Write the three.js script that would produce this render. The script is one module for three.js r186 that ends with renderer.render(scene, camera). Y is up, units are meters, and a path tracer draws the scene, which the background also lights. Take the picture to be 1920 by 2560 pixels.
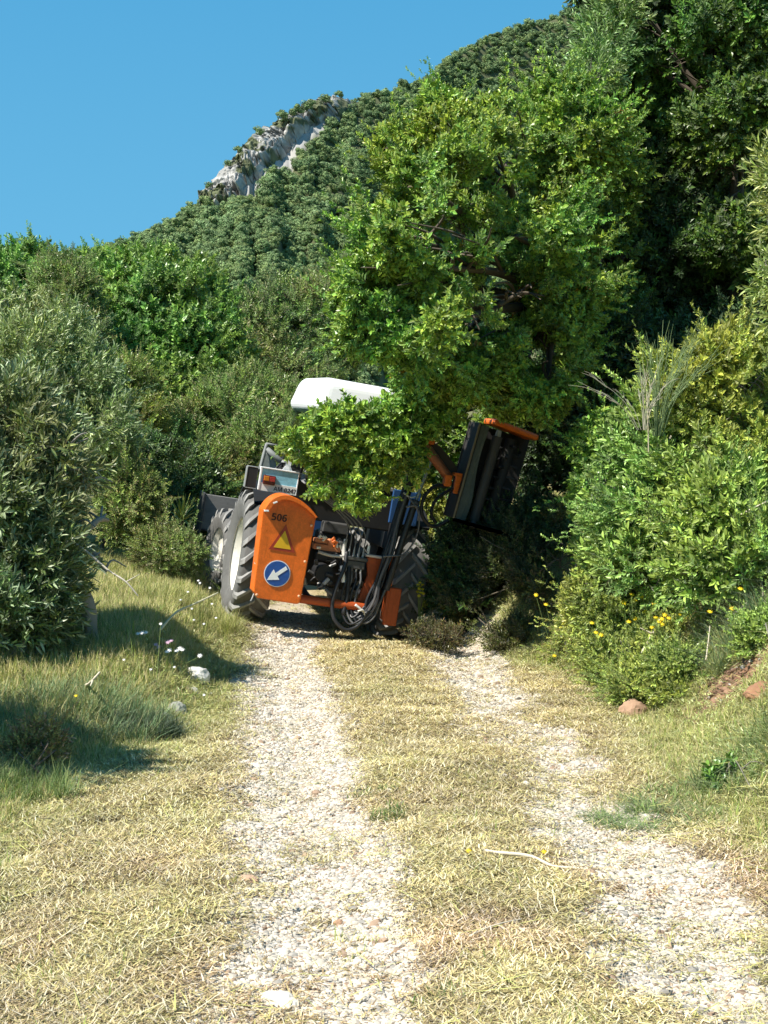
import * as THREE from 'three';
import { mergeGeometries } from 'three/addons/utils/BufferGeometryUtils.js';
import { RoundedBoxGeometry } from 'three/addons/geometries/RoundedBoxGeometry.js';

// ------------------------------------------------------------------ camera, sky, sun, exposure
const scene = new THREE.Scene();
const F = 3400;                                   // focal length in pixels of the 1920 x 2560 photograph
const EYE = new THREE.Vector3(0, 1.75, 0);
const camera = new THREE.PerspectiveCamera(2 * Math.atan(1280 / F) * 180 / Math.PI, 768 / 1024, 0.1, 3000);
camera.position.copy(EYE);
camera.lookAt(0, 1.75, -10);
const renderer = new THREE.WebGLRenderer({ antialias: true });
renderer.setSize(768, 1024);
renderer.toneMapping = THREE.LinearToneMapping;
renderer.toneMappingExposure = 1.65;
renderer.shadowMap.enabled = true;

const SUN_DIR = new THREE.Vector3(-0.50, 0.80, 0.36).normalize();
{
  const W = 512, Hh = 256, data = new Float32Array(W * Hh * 4);
  const zen = [0.020, 0.093, 0.235], mid = [0.055, 0.243, 0.437], low = [0.098, 0.312, 0.49], hor = [0.20, 0.37, 0.50];
  const mixc = (a, b, t) => a.map((v, i) => v + (b[i] - v) * t);
  for (let j = 0; j < Hh; j++) {
    const el = ((j + 0.5) / Hh - 0.5) * Math.PI, e = el * 180 / Math.PI;
    for (let i = 0; i < W; i++) {
      const az = ((i + 0.5) / W - 0.5) * 2 * Math.PI;
      const d = new THREE.Vector3(Math.cos(el) * Math.cos(az), Math.sin(el), Math.cos(el) * Math.sin(az));
      let c;
      if (e < 0) c = mixc(hor, [0.20, 0.19, 0.13], Math.min(1, -e / 6));
      else if (e < 7) c = mixc(hor, low, e / 7);
      else if (e < 22) c = mixc(low, mid, (e - 7) / 15);
      else c = mixc(mid, zen, Math.pow(Math.min(1, (e - 22) / 60), 0.8));
      if (e > 0) {
        const g = Math.max(0, d.dot(SUN_DIR)), glow = 0.16 * Math.pow(g, 12);
        c = c.map((v, k) => v + glow * [1, 0.95, 0.85][k]);
      }
      data.set([c[0], c[1], c[2], 1], (j * W + i) * 4);
    }
  }
  const sky = new THREE.DataTexture(data, W, Hh, THREE.RGBAFormat, THREE.FloatType);
  sky.mapping = THREE.EquirectangularReflectionMapping;
  sky.magFilter = THREE.LinearFilter; sky.minFilter = THREE.LinearFilter;
  sky.needsUpdate = true;
  scene.background = sky;
  scene.environment = sky;
  scene.environmentIntensity = 1;
}
const sun = new THREE.DirectionalLight(new THREE.Color(1.0, 0.95, 0.86), 5.0);
sun.position.copy(SUN_DIR).multiplyScalar(60).add(new THREE.Vector3(0, 0, -14));
sun.target.position.set(0, 0, -14);
sun.castShadow = true;
Object.assign(sun.shadow.camera, { left: -30, right: 30, top: 30, bottom: -30, near: 1, far: 150 });
sun.shadow.mapSize.set(4096, 4096);
scene.add(sun, sun.target);

// ------------------------------------------------------------------ helpers
function rng(seed) {
  let a = seed >>> 0;
  return () => { a = (a + 0x6D2B79F5) | 0; let t = Math.imul(a ^ (a >>> 15), 1 | a); t = (t + Math.imul(t ^ (t >>> 7), 61 | t)) ^ t; return ((t ^ (t >>> 14)) >>> 0) / 4294967296; };
}
const V = (x, y, z) => new THREE.Vector3(x, y, z);
const clamp = (x, a, b) => Math.min(b, Math.max(a, x));
const sstep = (a, b, x) => { const t = clamp((x - a) / (b - a), 0, 1); return t * t * (3 - 2 * t); };
const lerp = (a, b, t) => a + (b - a) * t;
// value noise on a hashed lattice
const HASH = (() => { const r = rng(99), t = new Float32Array(65536); for (let i = 0; i < t.length; i++) t[i] = r(); return t; })();
const h2 = (i, j) => HASH[((i * 374761 + j * 668265) & 0x7fffffff) % 65536];
function n2(x, y) {
  const i = Math.floor(x), j = Math.floor(y); let u = x - i, v = y - j;
  u = u * u * (3 - 2 * u); v = v * v * (3 - 2 * v);
  return lerp(lerp(h2(i, j), h2(i + 1, j), u), lerp(h2(i, j + 1), h2(i + 1, j + 1), u), v);
}
const h3 = (i, j, k) => HASH[((i * 374761 + j * 668265 + k * 2147483) & 0x7fffffff) % 65536];
function n3(x, y, z) {
  const i = Math.floor(x), j = Math.floor(y), k = Math.floor(z); let u = x - i, v = y - j, w = z - k;
  u = u * u * (3 - 2 * u); v = v * v * (3 - 2 * v); w = w * w * (3 - 2 * w);
  const p = (kk) => lerp(lerp(h3(i, j, kk), h3(i + 1, j, kk), u), lerp(h3(i, j + 1, kk), h3(i + 1, j + 1, kk), u), v);
  return lerp(p(k), p(k + 1), w);
}
const f2 = (x, y) => 0.5 * n2(x, y) + 0.3 * n2(x * 2.1 + 7, y * 2.1 + 3) + 0.2 * n2(x * 4.3 + 1, y * 4.3 + 9);
const f3 = (x, y, z) => 0.5 * n3(x, y, z) + 0.3 * n3(x * 2.1 + 7, y * 2.1, z * 2.1) + 0.2 * n3(x * 4.3, y * 4.3 + 5, z * 4.3);
const at = (u, v, d) => V((u - 960) / F * d, EYE.y - (v - 1280) / F * d, -d);   // where a ray of the view is, d metres out

const used = {};
function numbered(n) { const k = used[n] = (used[n] ?? -1) + 1; return k ? n + '_' + String(k).padStart(3, '0') : n; }
function tag(o, label, category, group, kind) {
  if (label) o.userData.label = label; if (category) o.userData.category = category;
  if (group) o.userData.group = group; if (kind) o.userData.kind = kind;
  return o;
}
function thing(name, label, category, pos, group) {
  const g = new THREE.Group(); g.name = numbered(name); if (pos) g.position.copy(pos);
  scene.add(g); return tag(g, label, category, group);
}
function part(parent, name, geo, mat, label) {
  const m = new THREE.Mesh(geo, mat); m.name = name; parent.add(m); if (label) m.userData.label = label; return m;
}
function solo(name, geo, mat, label, category, group, kind) {
  const m = new THREE.Mesh(geo, mat); m.name = numbered(name); scene.add(m); return tag(m, label, category, group, kind);
}
const mat = (r, g, b, rough = 0.8, o = {}) => new THREE.MeshStandardMaterial({ color: new THREE.Color().setRGB(r, g, b), roughness: rough, ...o });
function box(w, h, d, x = 0, y = 0, z = 0, r = 0.01) { const g = new RoundedBoxGeometry(w, h, d, 1, Math.min(r, w / 3, h / 3, d / 3)); g.translate(x, y, z); return g; }
function cyl(r0, r1, h, n = 14) { return new THREE.CylinderGeometry(r1, r0, h, n); }
// tapered tube through points
function tube(pts, r0, r1, n = 8, seg = 0, wob = null) {
  const c = new THREE.CatmullRomCurve3(pts, false, 'centripetal'), S = seg || Math.max(2, (pts.length - 1) * 5), pos = [], idx = [], uv = [];
  let nrm = null; const L = c.getLength();
  for (let i = 0; i <= S; i++) {
    const t = i / S, p = c.getPoint(t), tan = c.getTangent(t);
    if (!nrm) { nrm = V(0, 1, 0).cross(tan); if (nrm.length() < 0.1) nrm = V(1, 0, 0).cross(tan); nrm.normalize(); }
    else nrm.addScaledVector(tan, -nrm.dot(tan)).normalize();
    const b = tan.clone().cross(nrm), r = lerp(r0, r1, t) * (wob ? 1 + wob * (n2(t * 9, r0 * 91) - 0.5) : 1);
    for (let k = 0; k <= n; k++) {
      const a = k / n * Math.PI * 2, q = p.clone().addScaledVector(nrm, Math.cos(a) * r).addScaledVector(b, Math.sin(a) * r);
      pos.push(q.x, q.y, q.z); uv.push(k / n, t * L);
    }
  }
  for (let i = 0; i < S; i++) for (let k = 0; k < n; k++) { const a = i * (n + 1) + k, b = a + n + 1; idx.push(a, a + 1, b, b, a + 1, b + 1); }
  // end caps
  for (const [ring, flip] of [[0, 1], [S, 0]]) for (let k = 1; k < n - 1; k++) { const a = ring * (n + 1); flip ? idx.push(a, a + k + 1, a + k) : idx.push(a, a + k, a + k + 1); }
  const g = new THREE.BufferGeometry();
  g.setAttribute('position', new THREE.Float32BufferAttribute(pos, 3)); g.setAttribute('uv', new THREE.Float32BufferAttribute(uv, 2));
  g.setIndex(idx); g.computeVertexNormals(); return g;
}
const merge = (list) => mergeGeometries(list.map((g) => { const q = g.index ? g.toNonIndexed() : g; for (const k of Object.keys(q.attributes)) if (!['position', 'normal', 'uv'].includes(k)) q.deleteAttribute(k); return q; }));

// ------------------------------------------------------------------ the lie of the land
const TR = { pos: V(-0.77, 0.27, -17.3), rot: new THREE.Euler(5 * Math.PI / 180, 14.4 * Math.PI / 180, -8.5 * Math.PI / 180, 'YXZ') };
const TQ = new THREE.Quaternion().setFromEuler(TR.rot), TUP = V(0, 1, 0).applyQuaternion(TQ);
const rightToe = (d) => d < 12 ? 2.05 + 0.12 * Math.sin(d * 1.3) : lerp(2.05, 0.75, sstep(12.3, 17.2, d)) - 0.12 * Math.max(0, d - 18);
const leftToe = (d) => -1.55 - 0.1 * Math.sin(d * 0.9) - 0.55 * sstep(11, 6, d);
const leftRut = (d) => lerp(lerp(-0.20, -0.62, sstep(4.5, 10, d)), -1.15, sstep(9.5, 16, d)) - 0.12 * Math.max(0, d - 17);
const rightRut = (d) => lerp(1.28, 0.85, sstep(6, 15, d)) - 0.12 * Math.max(0, d - 17);
function H(x, z) {
  const d = -z;
  let y = 0.012 * Math.max(0, d - 5) + 0.022 * Math.max(0, Math.min(d, 60) - 12) + 0.05 * Math.max(0, Math.min(d, 60) - 18) + 0.01 * Math.max(0, d - 60);
  const xl = leftToe(d), xr = rightToe(d);
  const hb = lerp(0.10, 0.50, sstep(9, 13.5, d));
  let bank = hb * sstep(0, 0.95, xl - x) + 0.10 * clamp(xl - x - 1.0, 0, 12) * sstep(0, 3, d);
  const rb = x - xr;
  bank += (1.05 * sstep(-0.05, 1.25, rb) + 0.42 * clamp(rb - 0.9, 0, 14)) * sstep(3, 8, d + Math.max(0, rb - 1.2) * 0.6);
  const flat = 1 - sstep(0, 0.8, Math.max(xl - x, x - xr, 0));
  const lr = Math.exp(-Math.pow((x - leftRut(d)) / 0.3, 2)), rr = Math.exp(-Math.pow((x - rightRut(d)) / 0.3, 2));
  y += bank - 0.05 * (lr + rr) * flat + 0.03 * flat * Math.exp(-Math.pow((x - (leftRut(d) + rightRut(d)) / 2) / 0.45, 2));
  y += (f2(x * 0.9 + 20, z * 0.9) - 0.5) * 0.09 + (n2(x * 5, z * 5) - 0.5) * 0.02 + (bank > 0.15 ? (f2(x * 2.2, z * 2.2 + 30) - 0.5) * 0.22 * Math.min(1, bank) : 0);
  // the ground under the tractor carries its wheels
  const p = V(x - TR.pos.x, 0, z - TR.pos.z), c = Math.cos(TR.rot.y), s = Math.sin(TR.rot.y);
  const lx = p.x * c - p.z * s, lz = p.x * s + p.z * c;
  const m = (1 - sstep(1.05, 1.75, Math.abs(lx + 0.13))) * (1 - sstep(1.9, 3.2, Math.abs(lz + 1.1)));
  if (m > 0) { const py = TR.pos.y - (TUP.x * p.x + TUP.z * p.z) / TUP.y + 0.02; y = lerp(y, py + (n2(x * 5, z * 5) - 0.5) * 0.02, m); }
  return y;
}
function gp(u, v) {                                  // where the ray through a pixel meets the ground
  let d = 3.5; for (; d < 60; d += 0.02) { const p = at(u, v, d); if (p.y <= H(p.x, p.z)) break; } const p = at(u, v, d); p.y = H(p.x, p.z); return p;
}
const gravelAt = (x, z) => {
  const d = -z, w = 0.46 + 0.16 * (f2(x * 0.7 + 3, z * 0.7) - 0.5) - 0.006 * d, wob = (f2(x * 1.6, z * 1.1 + 40) - 0.5) * 0.5;
  const l = 1 - sstep(w * 0.45, w * 1.7, Math.abs(x - leftRut(d) + wob * 0.6)), r = (1 - sstep(w * 0.35, w * 1.7, Math.abs(x - rightRut(d) + wob))) * (0.7 + 0.35 * sstep(0.40, 0.6, f2(x * 0.8 + 60, z * 0.45)));
  return clamp(Math.max(l, r) * (0.5 + 1.1 * f2(x * 2.3 + 11, z * 2.3)), 0, 1);
};
const greenAt = (x, z) => {
  const d = -z;
  const l = sstep(0.75, -0.7, x - leftToe(d)) , r = sstep(-0.55, 0.35, x - rightToe(d));
  return clamp(0.03 + Math.max(l, r * 0.9) * 0.95 + (f2(x * 0.9 + 80, z * 0.9) - 0.5) * 0.75, 0, 1);
};
const redSoilAt = (x, z) => { const q = RED; return Math.exp(-(Math.pow((x - q.x) / 0.42, 2) + Math.pow((z - q.z) / 0.75, 2) + 1.2 * (f2(x * 5, z * 5) - 0.5))); };
const RED = V(0, 0, -90); // set below, once the ground is known

RED.copy(gp(1845, 1705));
// ------------------------------------------------------------------ ground
{
  const line = (lo, hi, fine0, fine1, step) => { const a = []; for (let x = fine0; x <= fine1 + 1e-6; x += step) a.push(x); let s = step, x = fine1; while (x < hi) { s *= 1.25; x += s; a.push(x); } s = step; x = fine0; while (x > lo) { s *= 1.25; x -= s; a.unshift(x); } return a; };
  const xs = line(-900, 900, -6.5, 6.5, 0.09), zs = line(-1200, 500, -27, -2.5, 0.11);
  const pos = [], uv = [], idx = [];
  for (const z of zs) for (const x of xs) { pos.push(x, H(x, z), z); uv.push((x + 7) / 14, (z + 29) / 28); }
  const n = xs.length;
  for (let j = 0; j < zs.length - 1; j++) for (let i = 0; i < n - 1; i++) { const a = j * n + i; idx.push(a, a + n, a + 1, a + 1, a + n, a + n + 1); }
  const g = new THREE.BufferGeometry();
  g.setAttribute('position', new THREE.Float32BufferAttribute(pos, 3)); g.setAttribute('uv', new THREE.Float32BufferAttribute(uv, 2)); g.setIndex(idx); g.computeVertexNormals();
  const S = 2048, px = new Uint8Array(S * S * 4), R = rng(5);
  const enc = (v) => Math.round(255 * (v <= 0.0031308 ? v * 12.92 : 1.055 * Math.pow(clamp(v, 0, 1), 1 / 2.4) - 0.055));
  for (let j = 0; j < S; j++) for (let i = 0; i < S; i++) {
    const x = (i + 0.5) / S * 14 - 7, z = (j + 0.5) / S * 28 - 29;
    const edge = Math.min(1, 8 * Math.min(i, j, S - 1 - i, S - 1 - j) / S);
    const gr = gravelAt(x, z), gn = greenAt(x, z), rd = redSoilAt(x, z), nz = n2(x * 40, z * 40), ns = R();
    let c = [0.36, 0.29, 0.155];
    const t1 = gn * 0.8; c = [lerp(c[0], 0.22, t1), lerp(c[1], 0.22, t1), lerp(c[2], 0.07, t1)];
    c = [lerp(c[0], 0.46, gr), lerp(c[1], 0.395, gr), lerp(c[2], 0.30, gr)];
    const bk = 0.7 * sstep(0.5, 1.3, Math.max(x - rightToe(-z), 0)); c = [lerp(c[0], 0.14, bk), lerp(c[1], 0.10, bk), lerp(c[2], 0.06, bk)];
    c = [lerp(c[0], 0.26, rd), lerp(c[1], 0.135, rd), lerp(c[2], 0.075, rd)];
    const k = 0.62 + 0.35 * nz + 0.35 * ns + 0.3 * (f2(x * 3, z * 3) - 0.5);
    const far = [0.12, 0.12, 0.045];
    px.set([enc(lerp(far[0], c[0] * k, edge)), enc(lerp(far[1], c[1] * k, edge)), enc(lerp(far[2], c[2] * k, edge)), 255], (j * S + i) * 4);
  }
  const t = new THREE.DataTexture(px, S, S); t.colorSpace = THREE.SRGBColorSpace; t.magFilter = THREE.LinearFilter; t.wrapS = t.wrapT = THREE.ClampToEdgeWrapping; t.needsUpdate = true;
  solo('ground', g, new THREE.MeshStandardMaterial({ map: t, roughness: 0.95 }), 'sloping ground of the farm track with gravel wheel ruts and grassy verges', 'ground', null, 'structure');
}

// instanced stuff ---------------------------------------------------
function stuff(name, geo, material, items, label, category, parent) {
  const m = new THREE.InstancedMesh(geo, material, items.length), M = new THREE.Matrix4(), c = new THREE.Color();
  items.forEach((it, i) => { M.compose(it.p, it.q, it.s); m.setMatrixAt(i, M); m.setColorAt(i, c.setRGB(...it.c)); });
  m.name = parent ? name : numbered(name); (parent || scene).add(m);
  if (!parent) tag(m, label, category, null, 'stuff'); else m.userData.kind = 'stuff';
  return m;
}
const Q = () => new THREE.Quaternion();
const qEuler = (x, y, z) => Q().setFromEuler(new THREE.Euler(x, y, z));
const UPV = V(0, 1, 0);
function qDir(dir, spin) { return Q().setFromUnitVectors(UPV, dir).multiply(Q().setFromAxisAngle(UPV, spin)); }

// stones of the ruts
{
  const R = rng(11), geos = [0, 1, 2].map((k) => {
    const g = new THREE.IcosahedronGeometry(1, 1), p = g.attributes.position;
    for (let i = 0; i < p.count; i++) { const v = V().fromBufferAttribute(p, i), s = 0.7 + 0.65 * n3(v.x * 1.3 + k * 9 + 5, v.y * 1.3 + 5, v.z * 1.3 + 5); p.setXYZ(i, v.x * s, v.y * s * 0.7, v.z * s * 0.85); }
    g.deleteAttribute('uv'); g.deleteAttribute('normal'); return g;
  });
  const lists = [[], [], []];
  const put = (x, z, s, c) => { const p = V(x, H(x, z) + s * 0.15, z); lists[Math.floor(R() * 3)].push({ p, q: qEuler((R() - 0.5) * 0.9, R() * 6.3, (R() - 0.5) * 0.9), s: V(s, s * (0.45 + 0.45 * R()), s), c }); };
  const tone = () => { const t = R(), k = 0.62 + 0.5 * R(); return t < 0.10 ? [0.36 * k, 0.25 * k, 0.17 * k] : t < 0.32 ? [0.40 * k, 0.37 * k, 0.32 * k] : [0.66 * k, 0.585 * k, 0.475 * k]; };
  let made = 0;
  for (let i = 0; i < 2400000 && made < 230000; i++) {
    const d = 4.2 + 14 * Math.pow(R(), 1.7), x = (R() - 0.5) * (d * 0.6 + 1), z = -d;
    if (x < leftToe(d) - 0.5 || x > rightToe(d) + 0.4) continue;
    const g = gravelAt(x, z); if (R() > Math.pow(g, 1.2) + 0.07) continue;
    const s = (0.0042 + 0.0100 * Math.pow(R(), 2.2) + (R() < 0.02 ? 0.018 * R() : 0)) * (1 + Math.max(0, d - 7) * 0.05);
    put(x, z, s, tone()); made++;
  }
  // red earth clods on the right bank
  for (let i = 0; i < 2600; i++) { const x = RED.x + (R() + R() + R() - 1.5) * 0.55, z = RED.z + (R() + R() + R() - 1.5) * 0.9, k = 0.4 + 0.9 * R(); put(x, z, 0.006 + 0.026 * Math.pow(R(), 3), R() < 0.04 ? [0.5, 0.46, 0.4] : [0.25 * k, 0.145 * k, 0.09 * k]); }
  const m = new THREE.MeshStandardMaterial({ roughness: 0.9 });
  ['gravel', 'gravel', 'gravel'].forEach((n, k) => stuff(n, geos[k], m, lists[k], ['pale limestone gravel strewn along the wheel ruts of the track', 'pale limestone gravel strewn along the wheel ruts of the track', 'pale limestone gravel strewn along the wheel ruts of the track'][k], 'gravel').userData.group = 'gravel of the track');
}

// blades: a bundle of thin strips
function bladeClump(R, n, o) {
  const pos = [], col = [];
  for (let i = 0; i < n; i++) {
    const L = o.len * (0.5 + 0.8 * R()), w = o.wid * (0.6 + 0.7 * R()), az = R() * 6.283, lean = o.lean + (R() - 0.5) * o.vary, r = Math.sqrt(R()) * o.spread, a2 = R() * 6.283;
    const p = V(Math.cos(a2) * r, o.lift * R(), Math.sin(a2) * r), dir = V(Math.cos(az) * Math.sin(lean), Math.cos(lean), Math.sin(az) * Math.sin(lean));
    const side = V(-Math.sin(az), 0.3 * (R() - 0.5), Math.cos(az)).normalize(), bend = V(dir.x, -0.55, dir.z).multiplyScalar(o.bend * L * (0.4 + R())), k = 0.72 + 0.5 * R();
    const c = o.tints[Math.floor(R() * o.tints.length)].map((v) => v * k);
    const P = [0, 0.5, 1].map((t) => p.clone().addScaledVector(dir, L * t).addScaledVector(bend, t * t));
    const A = P[0].clone().addScaledVector(side, -w / 2), B = P[0].clone().addScaledVector(side, w / 2), Cc = P[1].clone().addScaledVector(side, -w * 0.45), D = P[1].clone().addScaledVector(side, w * 0.45);
    for (const v of [A, B, D, A, D, Cc, Cc, D, P[2]]) { pos.push(v.x, v.y, v.z); col.push(...c); }
  }
  const g = new THREE.BufferGeometry(); g.setAttribute('position', new THREE.Float32BufferAttribute(pos, 3)); g.setAttribute('color', new THREE.Float32BufferAttribute(col, 3)); return g;
}
const bladeMat = new THREE.MeshStandardMaterial({ vertexColors: true, roughness: 0.75, side: THREE.DoubleSide });
const grassMat = new THREE.MeshPhysicalMaterial({ vertexColors: true, roughness: 0.9, transmission: 0.35, thickness: 0, side: THREE.DoubleSide });
{
  const R = rng(21);
  const straw = [[0.70, 0.565, 0.29], [0.60, 0.49, 0.21], [0.78, 0.69, 0.46], [0.38, 0.29, 0.13], [0.42, 0.38, 0.12], [0.48, 0.42, 0.17], [0.30, 0.22, 0.11], [0.26, 0.19, 0.09], [0.50, 0.40, 0.20]];
  const lying = [0, 1, 2].map(() => bladeClump(R, 22, { len: 0.039, wid: 0.0044, lean: 1.36, vary: 0.7, spread: 0.075, lift: 0.012, bend: 0.08, tints: straw }));
  const lists = [[], [], []]; let made = 0;
  for (let i = 0; i < 900000 && made < 64000; i++) {
    const d = 4.1 + 15 * Math.pow(R(), 1.45), x = (R() - 0.5) * (d * 0.62 + 1.2), z = -d;
    if (x > rightToe(d) + 1.9 || x < leftToe(d) - 1.0) continue;
    const g = gravelAt(x, z), gn = greenAt(x, z);
    if (redSoilAt(x, z) > 0.25 + 0.7 * R()) continue;
    if (R() < Math.min(0.97, Math.pow(g, 0.7) * 1.03) || R() < gn * (x > 0 ? 0.15 : 0.3)) continue;
    const s = 0.75 + 0.6 * R() + Math.max(0, d - 7) * 0.035, k = (0.62 + 0.75 * f2(x * 1.9 + 9, z * 1.9)) * (0.8 + 0.4 * R()), gg = gn * (0.5 + 0.5 * R());
    lists[Math.floor(R() * 3)].push({ p: V(x, H(x, z) + 0.004, z), q: qEuler((R() - 0.5) * 0.2, R() * 6.3, (R() - 0.5) * 0.2), s: V(s, s, s), c: (() => { const tan = sstep(0.42, 0.62, f2(x * 0.6 + 33, z * 0.6)) * 0.7 * sstep(9, 6, d) * (1 - gg); return [k * lerp(1, 0.68, gg) * (1 + 0.05 * tan), k * lerp(1, 0.98, gg) * (1 - 0.12 * tan), k * lerp(1, 0.6, gg) * (1 + 0.1 * tan)]; })() }); made++;
  }
  lists.forEach((l, k) => { stuff('mown_grass', lying[k], bladeMat, l, 'dry mown grass lying over the track between the ruts', 'grass').userData.group = 'cut grass of the track'; });
  // long loose stalks lying across the track
  const stalk = [0, 1].map(() => bladeClump(R, 3, { len: 0.24, wid: 0.0042, lean: 1.5, vary: 0.12, spread: 0.12, lift: 0.02, bend: 0.06, tints: [[0.72, 0.64, 0.36], [0.50, 0.50, 0.16], [0.34, 0.42, 0.12], [0.78, 0.70, 0.48]] })), ls = [[], []]; made = 0;
  for (let i = 0; i < 60000 && made < 1100; i++) {
    const d = 4.2 + 11 * Math.pow(R(), 1.3), x = (R() - 0.5) * (d * 0.6 + 1), z = -d;
    if (x > rightToe(d) + 0.9 || x < leftToe(d) - 0.3 || R() > 0.25 + 0.6 * sstep(0, 1.4, x) + 0.4 * sstep(0.55, 0.7, f2(x * 0.9 + 15, z * 0.9))) continue;
    const k = 0.75 + 0.45 * R(), s = 0.6 + 0.8 * R(); ls[made % 2].push({ p: V(x, H(x, z) + 0.012, z), q: qEuler((R() - 0.5) * 0.12, 0.5 + (R() - 0.5) * 2.4, (R() - 0.5) * 0.12), s: V(s, s, s), c: [k, k, k] }); made++;
  }
  ls.forEach((l, k) => { stuff('mown_grass', stalk[k], bladeMat, l, 'dry mown grass lying over the track between the ruts', 'grass').userData.group = 'cut grass of the track'; });
  // short upright grass
  const gr = [[0.36, 0.42, 0.09], [0.44, 0.45, 0.12], [0.27, 0.36, 0.07], [0.55, 0.50, 0.19], [0.62, 0.53, 0.27]];
  const up = [0, 1, 2].map(() => bladeClump(R, 18, { len: 0.085, wid: 0.0045, lean: 0.55, vary: 0.8, spread: 0.06, lift: 0, bend: 0.25, tints: gr }));
  const l2 = [[], [], []]; made = 0;
  for (let i = 0; i < 600000 && made < 52000; i++) {
    const d = 4.1 + 17 * Math.pow(R(), 1.1), x = (R() - 0.5) * (d * 0.66 + 2.0), z = -d;
    const g = gravelAt(x, z), gn = greenAt(x, z), vg = x < leftToe(d) + 0.3 || x > rightToe(d) - 0.3;
    if (g > 0.25 && R() > 0.04) continue;
    if (R() > (vg ? 1.0 : 0.16 + 0.5 * sstep(0.55, 0.75, f2(x * 1.1 + 70, z * 1.1))) * (0.35 + gn)) continue;
    if (redSoilAt(x, z) > 0.3 + 0.4 * R()) continue;
    const tall = x < leftToe(d) ? 1 + 0.7 * sstep(0, 0.9, leftToe(d) - x) : x > rightToe(d) - 0.1 ? 1.05 : 0.7, s = tall * (0.6 + 0.7 * R());
    const k = 0.75 + 0.5 * R();
    l2[Math.floor(R() * 3)].push({ p: V(x, H(x, z) - 0.005, z), q: qEuler((R() - 0.5) * 0.3, R() * 6.3, (R() - 0.5) * 0.3), s: V(Math.sqrt(s) * 1.1, s, Math.sqrt(s) * 1.1), c: [k, k, k] }); made++;
  }
  l2.forEach((l, k) => { stuff('verge_grass', up[k], grassMat, l, 'short yellowing grass standing on both verges of the track', 'grass').userData.group = 'grass of the verges'; });
}

// ------------------------------------------------------------------ foliage
function spray(seed, o) {
  const R = rng(seed), pos = [], col = [];
  const tri = (a, b, c, k) => { for (const v of [a, b, c]) { pos.push(v.x, v.y, v.z); col.push(...k); } };
  const tw = o.twigR ?? 0.003, bk = o.bark ?? [0.16, 0.12, 0.08];
  for (let k = 0; k < 3; k++) { const a = k * 2.1, b = a + 2.1, A = V(Math.cos(a) * tw, 0, Math.sin(a) * tw), B = V(Math.cos(b) * tw, 0, Math.sin(b) * tw); tri(A, B, V(0, o.twig, 0), bk); }
  for (let i = 0; i < o.n; i++) {
    const t = Math.pow((i + 0.6) / o.n, o.tipBias ?? 0.8), az = i * 2.4 + (R() - 0.5) * 0.9, op = (o.open ?? 0.95) * (1.15 - 0.55 * t) + (R() - 0.5) * 0.5, sc = 0.65 + 0.6 * R();
    const dir = V(Math.cos(az) * Math.sin(op), Math.cos(op), Math.sin(az) * Math.sin(op)), p = V(Math.cos(az) * 0.004, o.twig * t, Math.sin(az) * 0.004);
    let w = dir.clone().cross(UPV).normalize(); const n0 = w.clone().cross(dir).normalize(), roll = (R() - 0.5) * 1.3;
    w = w.multiplyScalar(Math.cos(roll)).addScaledVector(n0, Math.sin(roll)); const n = w.clone().cross(dir).normalize();
    const L = o.len * sc, Wd = o.wid * sc * 0.5, f = (o.fold ?? 0.35) * Wd, k = 0.62 + 0.75 * R();
    const yel = o.young ? Math.pow(t, 3) * o.young * R() : 0, c0 = o.tints[Math.floor(R() * o.tints.length)];
    const c = [c0[0] * k * (1 + 1.4 * yel), c0[1] * k * (1 + 0.55 * yel), c0[2] * k];
    const e = (u, s, q) => p.clone().addScaledVector(dir, L * u).addScaledVector(w, s * Wd).addScaledVector(n, q - (o.droop ?? 0.12) * L * u * u);
    if (o.hex) {
      const b = e(0, 0, 0), l1 = e(0.3, -0.9, f), l2 = e(0.66, -0.85, f), tp = e(1, 0, 0), r2 = e(0.66, 0.85, f), r1 = e(0.3, 0.9, f), m = e(0.5, 0, 0);
      tri(b, m, l1, c); tri(l1, m, l2, c); tri(l2, m, tp, c); tri(tp, m, r2, c); tri(r2, m, r1, c); tri(r1, m, b, c);
    } else { const b = e(0, 0, 0), l = e(0.45, -1, f), tp = e(1, 0, 0), r = e(0.45, 1, f); tri(b, tp, l, c); tri(b, r, tp, c); }
  }
  const g = new THREE.BufferGeometry(); g.setAttribute('position', new THREE.Float32BufferAttribute(pos, 3)); g.setAttribute('color', new THREE.Float32BufferAttribute(col, 3)); return g;
}
const leafMat = new THREE.MeshPhysicalMaterial({ vertexColors: true, roughness: 0.38, specularIntensity: 0.9, side: THREE.DoubleSide });
const leafThin = new THREE.MeshPhysicalMaterial({ vertexColors: true, roughness: 0.92, transmission: 0.45, thickness: 0, side: THREE.DoubleSide });
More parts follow.
